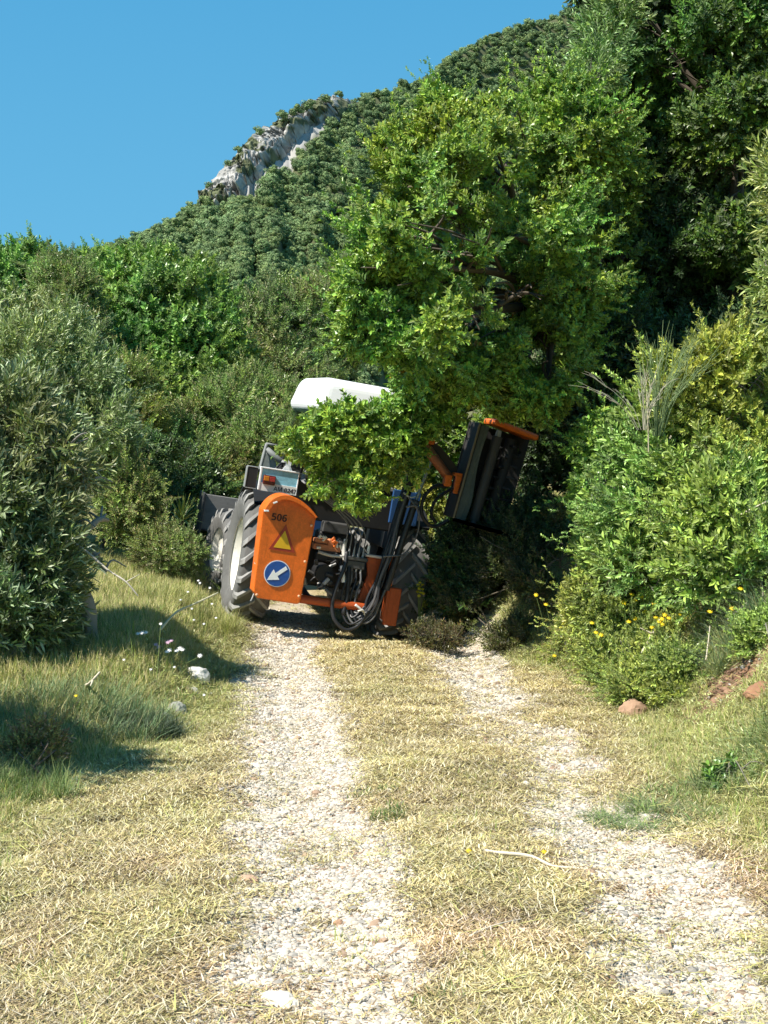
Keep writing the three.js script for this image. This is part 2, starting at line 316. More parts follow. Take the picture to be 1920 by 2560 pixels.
const KIND = {
  bright: [spray(1, { n: 13, len: 0.074, wid: 0.036, twig: 0.16, hex: 1, young: 0.7, tints: [[0.218, 0.394, 0.0578], [0.164, 0.322, 0.0495], [0.281, 0.441, 0.066]] }), spray(2, { n: 15, len: 0.066, wid: 0.032, twig: 0.19, hex: 1, young: 0.9, tints: [[0.187, 0.37, 0.0495], [0.234, 0.41, 0.066], [0.14, 0.284, 0.0495]] })],
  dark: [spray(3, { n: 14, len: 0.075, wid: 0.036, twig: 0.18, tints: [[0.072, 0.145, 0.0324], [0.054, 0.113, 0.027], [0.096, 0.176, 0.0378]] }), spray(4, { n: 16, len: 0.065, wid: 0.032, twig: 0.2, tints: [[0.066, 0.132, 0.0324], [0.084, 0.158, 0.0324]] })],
  olive: [spray(5, { n: 14, len: 0.088, wid: 0.020, twig: 0.24, open: 0.8, hex: 1, bark: [0.3, 0.28, 0.22], tints: [[0.221, 0.304, 0.0966], [0.174, 0.261, 0.0773], [0.41, 0.489, 0.245], [0.253, 0.32, 0.0773]] }), spray(6, { n: 16, len: 0.078, wid: 0.018, twig: 0.28, open: 0.75, hex: 1, bark: [0.3, 0.28, 0.22], tints: [[0.205, 0.286, 0.0902], [0.268, 0.354, 0.129], [0.442, 0.522, 0.283], [0.157, 0.244, 0.0644]] })],
  oak: [spray(7, { n: 22, len: 0.10, wid: 0.06, twig: 0.34, tints: [[0.197, 0.341, 0.0584], [0.144, 0.271, 0.0456], [0.248, 0.389, 0.0731]] }), spray(8, { n: 20, len: 0.11, wid: 0.06, twig: 0.32, tints: [[0.184, 0.319, 0.0548], [0.236, 0.378, 0.0731]] })],
  mastic: [spray(9, { n: 22, len: 0.045, wid: 0.018, twig: 0.2, tints: [[0.196, 0.288, 0.0668], [0.145, 0.233, 0.052], [0.256, 0.318, 0.104], [0.292, 0.28, 0.119]] }), spray(10, { n: 20, len: 0.05, wid: 0.018, twig: 0.22, tints: [[0.171, 0.27, 0.0668], [0.222, 0.307, 0.0743]] })],
  shrub: [spray(12, { n: 15, len: 0.06, wid: 0.024, twig: 0.2, hex: 1, young: 0.5, open: 0.8, tints: [[0.277, 0.421, 0.0869], [0.222, 0.36, 0.0773], [0.352, 0.474, 0.116]] }), spray(13, { n: 17, len: 0.05, wid: 0.022, twig: 0.18, hex: 1, young: 0.5, open: 0.85, tints: [[0.259, 0.412, 0.0773], [0.315, 0.457, 0.116], [0.185, 0.316, 0.0676]] })],
};
// lobes: [x, y, z, rx, ry, rz]; points near their skins, thinned by a noise that leaves gaps
function scatterCrown(parent, kind, lobes, count, seed, o = {}) {
  const R = rng(seed), geos = KIND[kind], wsum = lobes.reduce((s, l) => s + (l[3] * l[4] + l[4] * l[5] + l[3] * l[5]), 0);
  const lists = [[], [], [], []], fq = o.freq ?? 1.5, th = o.gap ?? 0.40, org = parent.position, depth = o.depth ?? 0.5;
  let made = 0;
  for (let i = 0; i < count * 8 && made < count; i++) {
    let pick = R() * wsum, L = lobes[0]; for (const l of lobes) { pick -= l[3] * l[4] + l[4] * l[5] + l[3] * l[5]; if (pick <= 0) { L = l; break; } }
    const z = 2 * R() - 1, a = R() * 6.2832, s = Math.sqrt(1 - z * z), n = V(s * Math.cos(a), z, s * Math.sin(a));
    const rr = 1 - depth * Math.pow(R(), 1.6) + (R() < 0.12 ? 0.22 * R() : 0), bump = 0.58 + 0.74 * f3(n.x * 1.9 + L[0] * 3, n.y * 1.9 + L[1] * 3, n.z * 1.9 + 9);
    const p = V(L[0] + n.x * L[3] * rr * bump, L[1] + n.y * L[4] * rr * bump, L[2] + n.z * L[5] * rr * bump);
    if (f3(p.x * fq + 31, p.y * fq + 17, p.z * fq + 3) < th + (R() - 0.5) * 0.12) continue;
    if (o.hole && f3(p.x * 4.1 + 3, p.y * 4.1 + 61, p.z * 4.1) < o.hole) continue;
    let deep = false; for (const l of lobes) if (l !== L) { const e = Math.hypot((p.x - l[0]) / l[3], (p.y - l[1]) / l[4], (p.z - l[2]) / l[5]); if (e < 0.5) { deep = true; break; } }
    if (deep && R() > 0.15) continue;
    if (p.y < H(p.x, p.z) + 0.02) continue;
    if (o.keep && !o.keep(p)) continue;
    const dir = V(n.x / L[3], n.y / L[4], n.z / L[5]).normalize().multiplyScalar(o.out ?? 0.9).add(V((R() - 0.5) * 1.5, (o.lift ?? 0.35) + (R() - 0.5) * 1.2, (R() - 0.5) * 1.5)).normalize();
    const sc = (o.scale ?? 1) * (0.7 + 0.6 * R()), hue = f3(p.x * 0.9 + 50, p.y * 0.9, p.z * 0.9), k = (o.tone ?? 1) * (0.72 + 0.5 * R()) * (0.75 + 0.5 * f3(p.x * 2.6, p.y * 2.6 + 8, p.z * 2.6));
    const wr = o.warm ?? 0.5;
    let c = [k * (1 + wr * (hue - 0.5) * 1.3), k, k * (1 - wr * (hue - 0.5) * 0.8)];
    if (o.rust && R() < o.rust * sstep(0.66, 0.74, f3(p.x * 1.1 + 5, p.y * 1.1 + 40, p.z * 1.1))) c = [k * 1.9, k * 0.72, k * 0.6];
    if (o.tint) c = c.map((v, q) => v * o.tint[q]);
    const b = (R() < 0.5 ? 0 : 1) + (R() < (o.thin ?? 0.45) ? 2 : 0);
    const b0 = p.sub(org);
    lists[b].push({ p: b0, q: qDir(dir, R() * 6.283), s: V(sc, sc, sc), c }); made++;
    if (rr * bump > 0.97 && R() < (o.shoots ?? 0.22)) {          // a shoot that stands clear of the crown
      const sd = dir.clone().lerp(n, 0.4).add(V(0, 0.25, 0)).normalize(), st = (o.shoot ?? 0.13) * (0.7 + 0.6 * R()), m = 2 + Math.floor(R() * 3);
      for (let k2 = 1; k2 <= m; k2++) { if (o.keep && !o.keep(b0.clone().addScaledVector(sd, st * k2).add(org))) break; const e = sc * (1 - 0.15 * k2); sd.add(V((R() - 0.5) * 0.3, (R() - 0.5) * 0.3, (R() - 0.5) * 0.3)).normalize(); const kk = 1 + 0.08 * k2; lists[b].push({ p: b0.clone().addScaledVector(sd, st * k2), q: qDir(sd.clone(), R() * 6.283), s: V(e, e, e), c: c.map((v) => v * kk) }); made++; }
    }
  }
  lists.forEach((l, b) => { if (l.length) stuff(o.name ?? 'foliage', geos[b % 2], b < 2 ? leafMat : leafThin, l, null, null, parent); });
}
const barkGrey = mat(0.22, 0.195, 0.16, 0.95), barkDark = mat(0.10, 0.078, 0.055, 0.95), barkOlive = mat(0.27, 0.25, 0.21, 0.95), deadWood = mat(0.42, 0.36, 0.26, 0.9), paleWood = mat(0.62, 0.55, 0.42, 0.85);
const outside = (list) => (p) => !list.some(([v, r]) => { const dx = p.x - v.x, dy = p.y - v.y, dz = (p.z - v.z) * 0.28, q = r * (0.75 + 0.6 * n3(p.x * 5, p.y * 5, p.z * 5)); return dx * dx + dy * dy + dz * dz < q * q; });   // hollows left free of leaves
function limbs(parent, lobes, seed, o = {}) {
  const R = rng(seed), org = parent.position, list = [], r0 = o.r ?? 0.1, n = o.forks ?? 1;
  const fork = o.bough ? V(-1.35, 2.35, 2.0) : V(o.lean?.[0] ?? 0, o.fork ?? 0.8, o.lean?.[1] ?? 0);
  if (n === 1 && !o.bough) list.push(tube([V(0, -0.15, 0), V(fork.x * 0.3 + 0.04, fork.y * 0.5, fork.z * 0.3), fork], r0, r0 * 0.75, 9, 8, 0.5));
  lobes.forEach((l, i) => {
    const c = V(l[0], l[1], l[2]).sub(org), s = n === 1 ? fork : V((R() - 0.5) * 0.3, -0.1, (R() - 0.5) * 0.3), mid = s.clone().lerp(c, 0.55).add(V((R() - 0.5) * 0.4, 0.15, (R() - 0.5) * 0.4));
    const rr = r0 * (n === 1 ? 0.55 : 0.8); list.push(tube([s, mid, c], rr, rr * 0.35, 7, 10, 0.4));
    for (let k = 0; k < (o.twigs ?? 5); k++) { const a = R() * 6.28, e = c.clone().add(V(Math.cos(a) * l[3] * 0.85, (R() - 0.35) * l[4] * 1.1, Math.sin(a) * l[5] * 0.85)), st = mid.clone().lerp(c, R()); list.push(tube([st, st.clone().lerp(e, 0.5).add(V((R() - 0.5) * 0.2, 0.08, (R() - 0.5) * 0.2)), e], rr * 0.3, 0.006, 5, 7)); }
  });
  return part(parent, o.stem ? 'stem' : o.bough ? 'bough' : 'trunk', merge(list), o.bark ?? barkGrey);
}
function plant(name, label, category, kind, base, lobes, count, seed, o = {}) {
  base.y = H(base.x, base.z);
  const g = thing(name, label, category, base, o.group);
  limbs(g, lobes, seed + 1, o);
  scatterCrown(g, kind, lobes, count, seed, o);
  return g;
}
const lobe = (u, v, d, ru, rv, rz) => { const p = at(u, v, d); return [p.x, p.y, p.z, ru / F * d, rv / F * d, rz]; };
const foot = (u, d, dz = 0) => V((u - 960) / F * d, 0, -d + dz);

// ------------------------------------------------------------------ the mountain behind
const RIDGE = [[-900, 980, 190], [-400, 860, 210], [0, 760, 225], [280, 620, 240], [400, 576, 250], [500, 506, 262], [545, 466, 268], [600, 404, 274], [650, 348, 282], [720, 306, 290], [800, 262, 298], [880, 252, 306], [1000, 226, 320], [1075, 200, 330], [1110, 166, 350], [1180, 118, 365], [1280, 76, 380], [1400, 40, 395], [1600, -60, 410], [2000, -300, 430], [2700, -600, 450]];
const ridgePts = RIDGE.map(([u, v, d]) => at(u, v, d)), basePts = RIDGE.map(([u, , d]) => { return at(u, 1290, d - 115); });
const ridgeC = new THREE.CatmullRomCurve3(ridgePts, false, 'centripetal'), baseC = new THREE.CatmullRomCurve3(basePts, false, 'centripetal');
function hillPoint(s, t) {
  const a = ridgeC.getPoint(s), b = baseC.getPoint(s);
  if (t <= 1) {
    const p = b.lerp(a, t), q = Math.sin(t * Math.PI);
    p.y += -7 * q + (f2(s * 40 + 5, t * 5) - 0.5) * 10 * q + (f2(s * 110, t * 16 + 4) - 0.5) * 3.5 * Math.min(1, 3 * t) * (1 - 0.7 * sstep(0.9, 1, t));
    p.z += (f2(s * 30 + 55, t * 4) - 0.5) * 14 * q; return p;
  }
  a.z -= (t - 1) * 160; a.y -= (t - 1) * (t - 1) * 60 + (t - 1) * 4; return a;
}
const rockWeight = (u, t) => sstep(500, 560, u) * (1 - sstep(830, 900, u)) * sstep(0.0, 0.03, t - (0.93 - 0.085 * sstep(500, 630, u) + 0.085 * sstep(680, 860, u)) + (f2(u * 0.03, t * 14) - 0.5) * 0.06);
const projU = (p) => 960 + F * p.x / -p.z;
{
  const NS = 200, NT = 90, pos = [], col = [], idx = [];
  for (let j = 0; j <= NT; j++) for (let i = 0; i <= NS; i++) {
    const s = i / NS, t = j / NT * 1.6, p = hillPoint(s, t), u = projU(p), k = 0.7 + 0.6 * f2(s * 300, t * 60);
    const w = rockWeight(u, t);
    pos.push(p.x, p.y, p.z); col.push(lerp(0.085, 0.36, w) * k, lerp(0.095, 0.35, w) * k, lerp(0.04, 0.33, w) * k);
  }
  for (let j = 0; j < NT; j++) for (let i = 0; i < NS; i++) { const a = j * (NS + 1) + i; idx.push(a, a + 1, a + NS + 1, a + 1, a + NS + 2, a + NS + 1); }
  const g = new THREE.BufferGeometry(); g.setAttribute('position', new THREE.Float32BufferAttribute(pos, 3)); g.setAttribute('color', new THREE.Float32BufferAttribute(col, 3)); g.setIndex(idx); g.computeVertexNormals();
  solo('mountain', g, new THREE.MeshStandardMaterial({ vertexColors: true, roughness: 1, side: THREE.DoubleSide }), 'steep mountainside rising to the right behind the track', 'mountain', null, 'structure');
}
// bare limestone along the crest
{
  const NS = 220, NT = 80, pos = [], col = [], idx = [];
  const sOf = (u) => { let a = 0, b = 1; for (let k = 0; k < 24; k++) { const m = (a + b) / 2; projU(ridgeC.getPoint(m)) < u ? a = m : b = m; } return a; };
  const s0 = sOf(488), s1 = sOf(905);
  for (let j = 0; j <= NT; j++) for (let i = 0; i <= NS; i++) {
    const q = i / NS, s = lerp(s0, s1, q), tl = 0.955 - 0.085 * sstep(0.02, 0.34, q) + 0.075 * sstep(0.45, 0.9, q), t = lerp(tl, 1.01, j / NT), p = hillPoint(s, t);
    const rag = sstep(0, 0.07, q) * (1 - sstep(0.90, 1, q)) * sstep(0, 0.3, j / NT + (f2(q * 30, j * 0.08) - 0.5) * 0.35);
    const X = p.x, Y = p.y, Z = p.z, b = f3(X * 0.16, Y * 0.22, Z * 0.16), c2 = f3(X * 0.55 + 9, Y * 0.8, Z * 0.5), c3 = n3(X * 1.7, Y * 2.1, Z * 1.5), cr = Math.abs(f3(X * 0.3 + 40, Y * 0.12, Z * 0.3) - 0.5);
    const out = rag * (0.4 + 4.2 * b + 2.0 * c2 + 0.7 * c3) - 1.6 * (1 - rag) - 1.3 * sstep(0.05, 0, cr) * rag;
    p.z += out * 0.75; p.y += out * 0.42 * (1 - 0.8 * j / NT); p.x -= out * 0.25;
    const g = sstep(0.54, 0.60, f3(p.x * 0.22 + 9, p.y * 0.3, p.z * 0.2)), k = (0.55 + 0.75 * n3(p.x * 0.9, p.y * 1.2, p.z * 0.9)) * (1 - 0.55 * sstep(0.06, 0, cr));
    pos.push(p.x, p.y, p.z); col.push(lerp(0.38, 0.12, g) * k, lerp(0.37, 0.135, g) * k, lerp(0.345, 0.065, g) * k);
  }
  for (let j = 0; j < NT; j++) for (let i = 0; i < NS; i++) { const a = j * (NS + 1) + i; idx.push(a, a + 1, a + NS + 1, a + 1, a + NS + 2, a + NS + 1); }
  let g = new THREE.BufferGeometry(); g.setAttribute('position', new THREE.Float32BufferAttribute(pos, 3)); g.setAttribute('color', new THREE.Float32BufferAttribute(col, 3)); g.setIndex(idx);
  g = g.toNonIndexed();
  solo('rock_outcrop', g, new THREE.MeshStandardMaterial({ vertexColors: true, roughness: 1, side: THREE.DoubleSide }), 'pale bare limestone cliff along the crest of the mountain', 'cliff', null, 'structure');
}
// crowns of the mountain wood
function farCrown(seed, n, tints) {
  const R = rng(seed), pos = [], col = [];
  const L = []; for (let k = 0; k < 11; k++) { const a = R() * 6.28; L.push([Math.cos(a) * 0.75 * R(), 0.05 + 0.75 * R(), Math.sin(a) * 0.75 * R(), 0.20 + 0.30 * R()]); }
  for (let i = 0; i < n; i++) {
    const l = L[Math.floor(R() * L.length)], z = 2 * R() - 1, a = R() * 6.283, s = Math.sqrt(1 - z * z), nn = V(s * Math.cos(a), z, s * Math.sin(a));
    const p = V(l[0] + nn.x * l[3], l[1] + nn.y * l[3] * 0.85, l[2] + nn.z * l[3]), e = 0.035 + 0.055 * R(), up = nn.clone().add(V((R() - 0.5) * 0.9, 0.3 + (R() - 0.5) * 0.6, (R() - 0.5) * 0.9)).normalize();
    const t = V(R() - 0.5, R() - 0.5, R() - 0.5).cross(up).normalize(), b = up.clone().cross(t), k = 0.6 + 0.7 * R(), c = tints[Math.floor(R() * tints.length)].map((v) => v * k);
    const P = [0, 1, 2].map((q) => p.clone().addScaledVector(t, Math.cos(q * 2.1 + 0.4) * e).addScaledVector(b, Math.sin(q * 2.1 + 0.4) * e * 1.2));
    for (const v of P) { pos.push(v.x, v.y, v.z); col.push(...c); }
  }
  const g = new THREE.BufferGeometry(); g.setAttribute('position', new THREE.Float32BufferAttribute(pos, 3)); g.setAttribute('color', new THREE.Float32BufferAttribute(col, 3)); return g;
}
{
  const R = rng(71), ft = [[0.165, 0.27, 0.092], [0.12, 0.21, 0.066], [0.205, 0.30, 0.118], [0.215, 0.275, 0.12]];
  const geos = [0, 1, 2].map((k) => farCrown(80 + k, 1500, ft)), lists = [[], [], []];
  const crest = [];
  for (let i = 0; i < 13000; i++) {
    const s = 0.06 + 0.90 * R(), t = 0.03 + 1.02 * Math.pow(R(), 0.8), p = hillPoint(s, t), u = projU(p);
    if (u < -250 || u > 2150) continue;
    const w = rockWeight(u, t); if (w > 0.25) continue;
    const sc = (0.85 + 1.25 * R() * R() + 0.4 * R()) * (t > 0.97 && u > 480 && u < 900 ? 0.5 : 1), k = 0.7 + 0.6 * f2(s * 60, t * 20) + 0.2 * (R() - 0.5), h = R();
    lists[Math.floor(R() * 3)].push({ p: p.add(V(0, sc * 0.1, 0)), q: qEuler(0, R() * 6.28, 0), s: V(sc, sc * (0.65 + 0.6 * R()), sc), c: h < 0.25 ? [k * 1.2, k * 1.1, k * 1.0] : h < 0.45 ? [k * 0.68, k * 0.75, k * 0.75] : h < 0.55 ? [k * 1.25, k * 1.25, k * 1.4] : [k, k, k] });
  }
  const m = new THREE.MeshStandardMaterial({ vertexColors: true, roughness: 0.9, side: THREE.DoubleSide });
  lists.forEach((l, k) => { stuff('mountain_wood', geos[k], m, l, 'distant evergreen scrub wood covering the mountainside', 'wood').userData.group = 'wood on the mountainside'; });
  // single bushes that stand out on the crest of the cliff
  const proto = [[1062, 0], [700, 0]];
  const spots = [[524, 468, 1.0, 'lowest dark bush at the foot of the cliff edge against the sky'], [570, 412, 1.1, 'small dark bush low on the edge of the pale cliff'], [598, 378, 1.3, 'round dark bush half way up the edge of the cliff'], [650, 332, 1.4, 'dark bush on the sky line just below the summit wood'], [712, 292, 2.0, 'broad dark bush overhanging the pale rock'], [742, 280, 2.2, 'wide dark bush in the clump above the cliff'], [772, 268, 1.8, 'dark bush at the upper end of the clump above the cliff'], [812, 250, 1.6, 'lone dark bush above the upper rock patch'], [848, 240, 1.4, 'dark bush where the rock gives way to wood']];
  spots.forEach(([u, v, r, lab], i) => {
    const d = 262 + (u - 500) * 0.11, p = at(u, v, d), b = new THREE.Mesh(geos[i % 3], m); b.name = numbered('crest_bush'); b.position.copy(p).add(V(0, -r * 0.5, 2)); b.scale.setScalar(r); b.rotation.y = i; scene.add(b);
    tag(b, lab, 'bush', 'dark bushes on the cliff crest');
  });
}

// ------------------------------------------------------------------ trees beyond the tractor, on the left
plant('oak_tree', 'dense mid-green round oak filling the slope left of the tractor', 'tree', 'oak', foot(400, 33), [lobe(380, 830, 33, 150, 150, 1.6), lobe(300, 760, 33.5, 90, 90, 1.2), lobe(450, 760, 33.5, 100, 90, 1.3), lobe(500, 880, 32.5, 100, 130, 1.2), lobe(300, 930, 32, 100, 120, 1.2), lobe(420, 1010, 31.5, 130, 120, 1.2), lobe(370, 700, 34, 90, 50, 1.2)], 9500, 201, { r: 0.18, fork: 1.2, gap: 0.42 });
plant('oak_tree', 'tall pale-topped oak at the far left edge against the sky', 'tree', 'oak', foot(60, 37), [lobe(40, 740, 37, 110, 80, 1.6), lobe(150, 730, 37.5, 90, 60, 1.5), lobe(20, 820, 36.5, 110, 120, 1.6), lobe(85, 655, 37, 28, 34, 0.5), lobe(10, 680, 37, 40, 40, 0.6), lobe(230, 700, 38, 70, 50, 1.2), lobe(300, 680, 38.5, 60, 36, 1.0)], 6500, 202, { r: 0.16, fork: 1.4, gap: 0.44, freq: 1.2, tone: 1.05 });
plant('brown_tree', 'dull olive-green tree between the two oaks on the left', 'tree', 'mastic', foot(170, 30), [lobe(160, 715, 30, 55, 65, 0.8), lobe(190, 780, 29.5, 50, 90, 0.8), lobe(215, 850, 29, 40, 70, 0.7)], 4200, 203, { r: 0.10, fork: 1.6, gap: 0.46, tint: [0.98, 1.0, 0.9], freq: 2.2, out: 0.5, scale: 1.5, bark: barkDark });
plant('evergreen_tree', 'grey-green evergreen behind the cab below the mountain slope', 'tree', 'mastic', foot(690, 38), [lobe(650, 850, 38, 110, 120, 1.6), lobe(760, 830, 38.5, 120, 120, 1.6), lobe(850, 800, 39, 110, 120, 1.5), lobe(700, 960, 37, 140, 100, 1.6), lobe(580, 940, 36, 80, 100, 1.2)], 7500, 204, { r: 0.15, fork: 1.4, gap: 0.43, scale: 2.0, tone: 1.05 });
plant('evergreen_tree', 'olive-green thicket tree directly behind the loader arms', 'tree', 'mastic', foot(560, 27), [lobe(560, 1060, 27, 110, 100, 1.0), lobe(630, 1010, 27.5, 80, 80, 1.0), lobe(470, 1110, 26.5, 90, 90, 1.0), lobe(650, 1120, 26, 90, 90, 1.0), lobe(540, 1190, 25.5, 110, 90, 1.0), lobe(720, 1060, 27.5, 80, 90, 1.0)], 9500, 205, { r: 0.10, fork: 0.8, gap: 0.43, scale: 1.35, tint: [1.05, 1.05, 0.9] });
plant('shrub', 'yellowish round shrub at the foot of the dense oak', 'shrub', 'mastic', foot(310, 25), [lobe(310, 980, 25, 70, 75, 0.6), lobe(350, 1060, 24.5, 55, 70, 0.5), lobe(280, 1060, 24.5, 50, 60, 0.5)], 3200, 206, { r: 0.05, fork: 0.6, gap: 0.40, scale: 1.2, tint: [1.05, 1.1, 0.8], stem: 1 });
plant('shrub', 'pale twiggy shrub standing between olive tree and tractor', 'shrub', 'mastic', foot(250, 20), [lobe(260, 1090, 20, 55, 80, 0.5), lobe(285, 1180, 19.5, 55, 80, 0.5), lobe(330, 1260, 19, 70, 80, 0.5)], 3400, 207, { r: 0.04, fork: 0.5, gap: 0.46, tint: [1.0, 1.02, 0.95], stem: 1, out: 0.4, bark: barkDark });
plant('shrub', 'dark green bushes under the thicket left of the loader bucket', 'shrub', 'dark', foot(440, 23), [lobe(400, 1180, 23, 90, 80, 0.7), lobe(470, 1250, 22.5, 90, 90, 0.6), lobe(350, 1290, 21, 80, 80, 0.6), lobe(420, 1340, 21, 90, 60, 0.5)], 5500, 208, { r: 0.05, fork: 0.5, gap: 0.43, scale: 0.95, tone: 1.15, stem: 1 });
// track-side greenery further up the track, right of the tractor
plant('shrub', 'sunlit yellow-green bush seen between tractor mast and cutter head', 'shrub', 'shrub', foot(1070, 20.5), [lobe(1050, 1270, 20.5, 70, 100, 0.6), lobe(1090, 1390, 20, 80, 100, 0.5), lobe(1120, 1480, 19.5, 80, 80, 0.4)], 4400, 209, { r: 0.04, fork: 0.4, gap: 0.40, tint: [1.15, 0.95, 1.0], scale: 1.1, stem: 1 });

// ------------------------------------------------------------------ olives on the left
plant('olive_tree', 'grey-green olive tree overhanging the left verge in front', 'tree', 'olive', foot(225, 12.4), [lobe(20, 1060, 12.6, 130, 100, 0.6), lobe(150, 1130, 12.4, 80, 70, 0.4), lobe(225, 1210, 12.4, 70, 60, 0.35), lobe(20, 1270, 12.0, 120, 100, 0.5), lobe(190, 1330, 12.2, 90, 80, 0.4), lobe(70, 1430, 11.9, 110, 90, 0.45), lobe(265, 1430, 12.5, 60, 55, 0.3), lobe(-10, 1560, 11.5, 110, 80, 0.45), lobe(150, 1560, 12.0, 70, 55, 0.35), lobe(90, 1640, 11.6, 80, 50, 0.3), lobe(-170, 1250, 12, 170, 240, 0.8), lobe(270, 1300, 12.6, 45, 40, 0.25)], 9000, 210, { r: 0.085, fork: 0.75, lean: [-0.25, 0.1], bark: barkOlive, gap: 0.49, hole: 0.41, freq: 1.7, depth: 0.75, twigs: 3, tone: 0.85, shoot: 0.09, keep: (p) => p.y > H(p.x, p.z) + 0.16 && p.y < 3.1 + 0.3 * (n2(p.x * 3, p.z * 3) - 0.5) - 1.3 * Math.max(0, p.x + 3.5) && p.x < -2.82 });
plant('olive_tree', 'olive tree just outside the left edge that shades the lower verge', 'tree', 'olive', V(-3.8, 0, -8.3), [[-3.75, 1.8, -8.3, 0.65, 0.7, 0.6], [-3.5, 1.3, -8.9, 0.5, 0.5, 0.5], [-4.2, 1.6, -8.5, 0.7, 0.8, 0.7], [-3.45, 2.1, -8.0, 0.45, 0.45, 0.45]], 2600, 213, { r: 0.08, fork: 0.8, bark: barkOlive, gap: 0.42, freq: 1.9, depth: 0.7 });
plant('olive_tree', 'silvery olive tree standing behind the front olive', 'tree', 'olive', foot(30, 20), [lobe(90, 900, 20, 130, 90, 1.0), lobe(200, 960, 19.6, 80, 80, 0.7), lobe(-30, 790, 20.6, 90, 70, 0.8), lobe(150, 840, 20.4, 60, 60, 0.6), lobe(60, 1010, 19.2, 130, 90, 0.8), lobe(250, 1060, 19, 60, 70, 0.5), lobe(-60, 950, 20.2, 150, 140, 1.1), lobe(40, 830, 20.4, 80, 60, 0.7)], 8200, 211, { r: 0.09, fork: 0.9, bark: barkOlive, gap: 0.47, hole: 0.42, freq: 1.4, tint: [1.08, 1.1, 1.05], depth: 0.65 });

// ------------------------------------------------------------------ the trees over the right bank
const CUT = (p) => !(p.z > -17.2 && p.z < -13.5 && p.x > 0.42 && p.x < 1.72 && p.y > 1.45 && p.y < 2.86 + 0.1 * n2(p.x * 6, p.z * 5) - 0.30 * sstep(0.8, 0.4, p.x) && (p.x > 0.62 || p.y > 2.05));   // the hedge is cut away round the flail head
const CLEAR = (p) => CUT(p) && !(p.z > -18 && p.z < -14.5 && p.x > -1.3 + (p.y - 3.2) * 0.1 && p.x < 0.20 && p.y > 2.97 - 0.12 * n2(p.x * 7, 3) - 0.20 * sstep(-0.5, -1.0, p.x) + 0.10 * sstep(-0.3, 0.2, p.x) && p.y < 3.56 - 0.12 * sstep(-0.6, 0.1, p.x));   // the cab roof shows through here
const HOLLOW = outside([[1170, 520, 13.6, 0.26], [1010, 520, 13.6, 0.22], [1195, 545, 13.8, 0.22], [1090, 610, 13.4, 0.14], [1340, 500, 14.4, 0.22], [1290, 680, 14.2, 0.28], [1190, 690, 13.6, 0.18], [1230, 800, 14.2, 0.26], [1000, 690, 13.0, 0.13], [900, 600, 13.2, 0.15], [1320, 760, 14.4, 0.24], [1060, 400, 14.4, 0.16], [1150, 850, 13.8, 0.2], [1040, 760, 13.0, 0.14], [1230, 480, 14.6, 0.16], [1360, 880, 15.0, 0.22], [960, 470, 14.2, 0.12], [1290, 350, 15.2, 0.18], [1120, 740, 13.2, 0.12]].map(([u, v, d, r]) => [at(u, v, d), r * 1.45]));
const BOUGH = [lobe(800, 1090, 15.75, 75, 75, 0.32), lobe(880, 1080, 15.7, 90, 70, 0.35), lobe(970, 1080, 15.7, 80, 90, 0.35), lobe(850, 1170, 15.6, 70, 65, 0.3), lobe(900, 1225, 15.55, 45, 40, 0.2), lobe(1010, 1020, 15.8, 80, 80, 0.35), lobe(1000, 1160, 15.75, 40, 40, 0.2), lobe(1080, 1030, 15.8, 60, 45, 0.3), lobe(735, 1070, 15.9, 40, 45, 0.2)];
const BAY = plant('bay_tree', 'big bright-green broadleaf tree hanging over the tractor cab', 'tree', 'bright', foot(1440, 17.9), [
  lobe(1110, 500, 14.4, 170, 130, 0.9), lobe(1020, 600, 13.6, 120, 120, 0.8), lobe(1270, 430, 15.2, 160, 120, 0.9), lobe(1130, 370, 15.4, 100, 80, 0.6), lobe(1035, 460, 14.6, 80, 70, 0.6), lobe(1290, 590, 14.8, 150, 120, 0.8), lobe(1120, 670, 13.8, 150, 110, 0.8),
  lobe(955, 725, 13.4, 95, 90, 0.7), lobe(1090, 810, 13.5, 140, 90, 0.7), lobe(1250, 760, 14.6, 130, 100, 0.7), lobe(950, 820, 13.6, 90, 60, 0.6), lobe(1320, 890, 15.2, 100, 80, 0.6), lobe(1050, 930, 15.4, 90, 60, 0.5),
  lobe(1400, 680, 15.8, 110, 120, 0.7), lobe(1430, 380, 16.4, 110, 110, 0.8), lobe(1190, 930, 15.4, 80, 60, 0.5), lobe(890, 800, 14.2, 55, 50, 0.4), lobe(985, 370, 15.5, 35, 35, 0.4), lobe(1110, 290, 15.8, 40, 50, 0.4), lobe(1250, 310, 15.8, 60, 50, 0.4), lobe(1400, 260, 16.6, 60, 60, 0.5), lobe(1250, 880, 15.2, 110, 70, 0.5), lobe(1370, 960, 15.4, 90, 80, 0.5), lobe(1130, 890, 15.0, 90, 60, 0.5), lobe(1400, 840, 15.6, 90, 90, 0.5), lobe(1290, 970, 15.6, 80, 50, 0.4)], 36000, 220, { r: 0.15, fork: 2.6, lean: [-0.25, 0.35], tone: 0.90, scale: 0.78, gap: 0.525, freq: 1.25, hole: 0.45, keep: (p) => CLEAR(p) && HOLLOW(p), bark: barkDark, twigs: 6, rust: 0.22, warm: 0.7, depth: 0.45 });
scatterCrown(BAY, 'bright', BOUGH, 2500, 221, { gap: 0.40, hole: 0.36, keep: CLEAR, shoot: 0.08, freq: 2.2, warm: 0.7, depth: 0.7, scale: 0.85, lift: 0.0 });
limbs(BAY, BOUGH.filter((l) => l[0] > 0.02), 229, { r: 0.05, fork: 2.6, lean: [-0.5, 0.2], bark: barkDark, twigs: 1, bough: 1 });
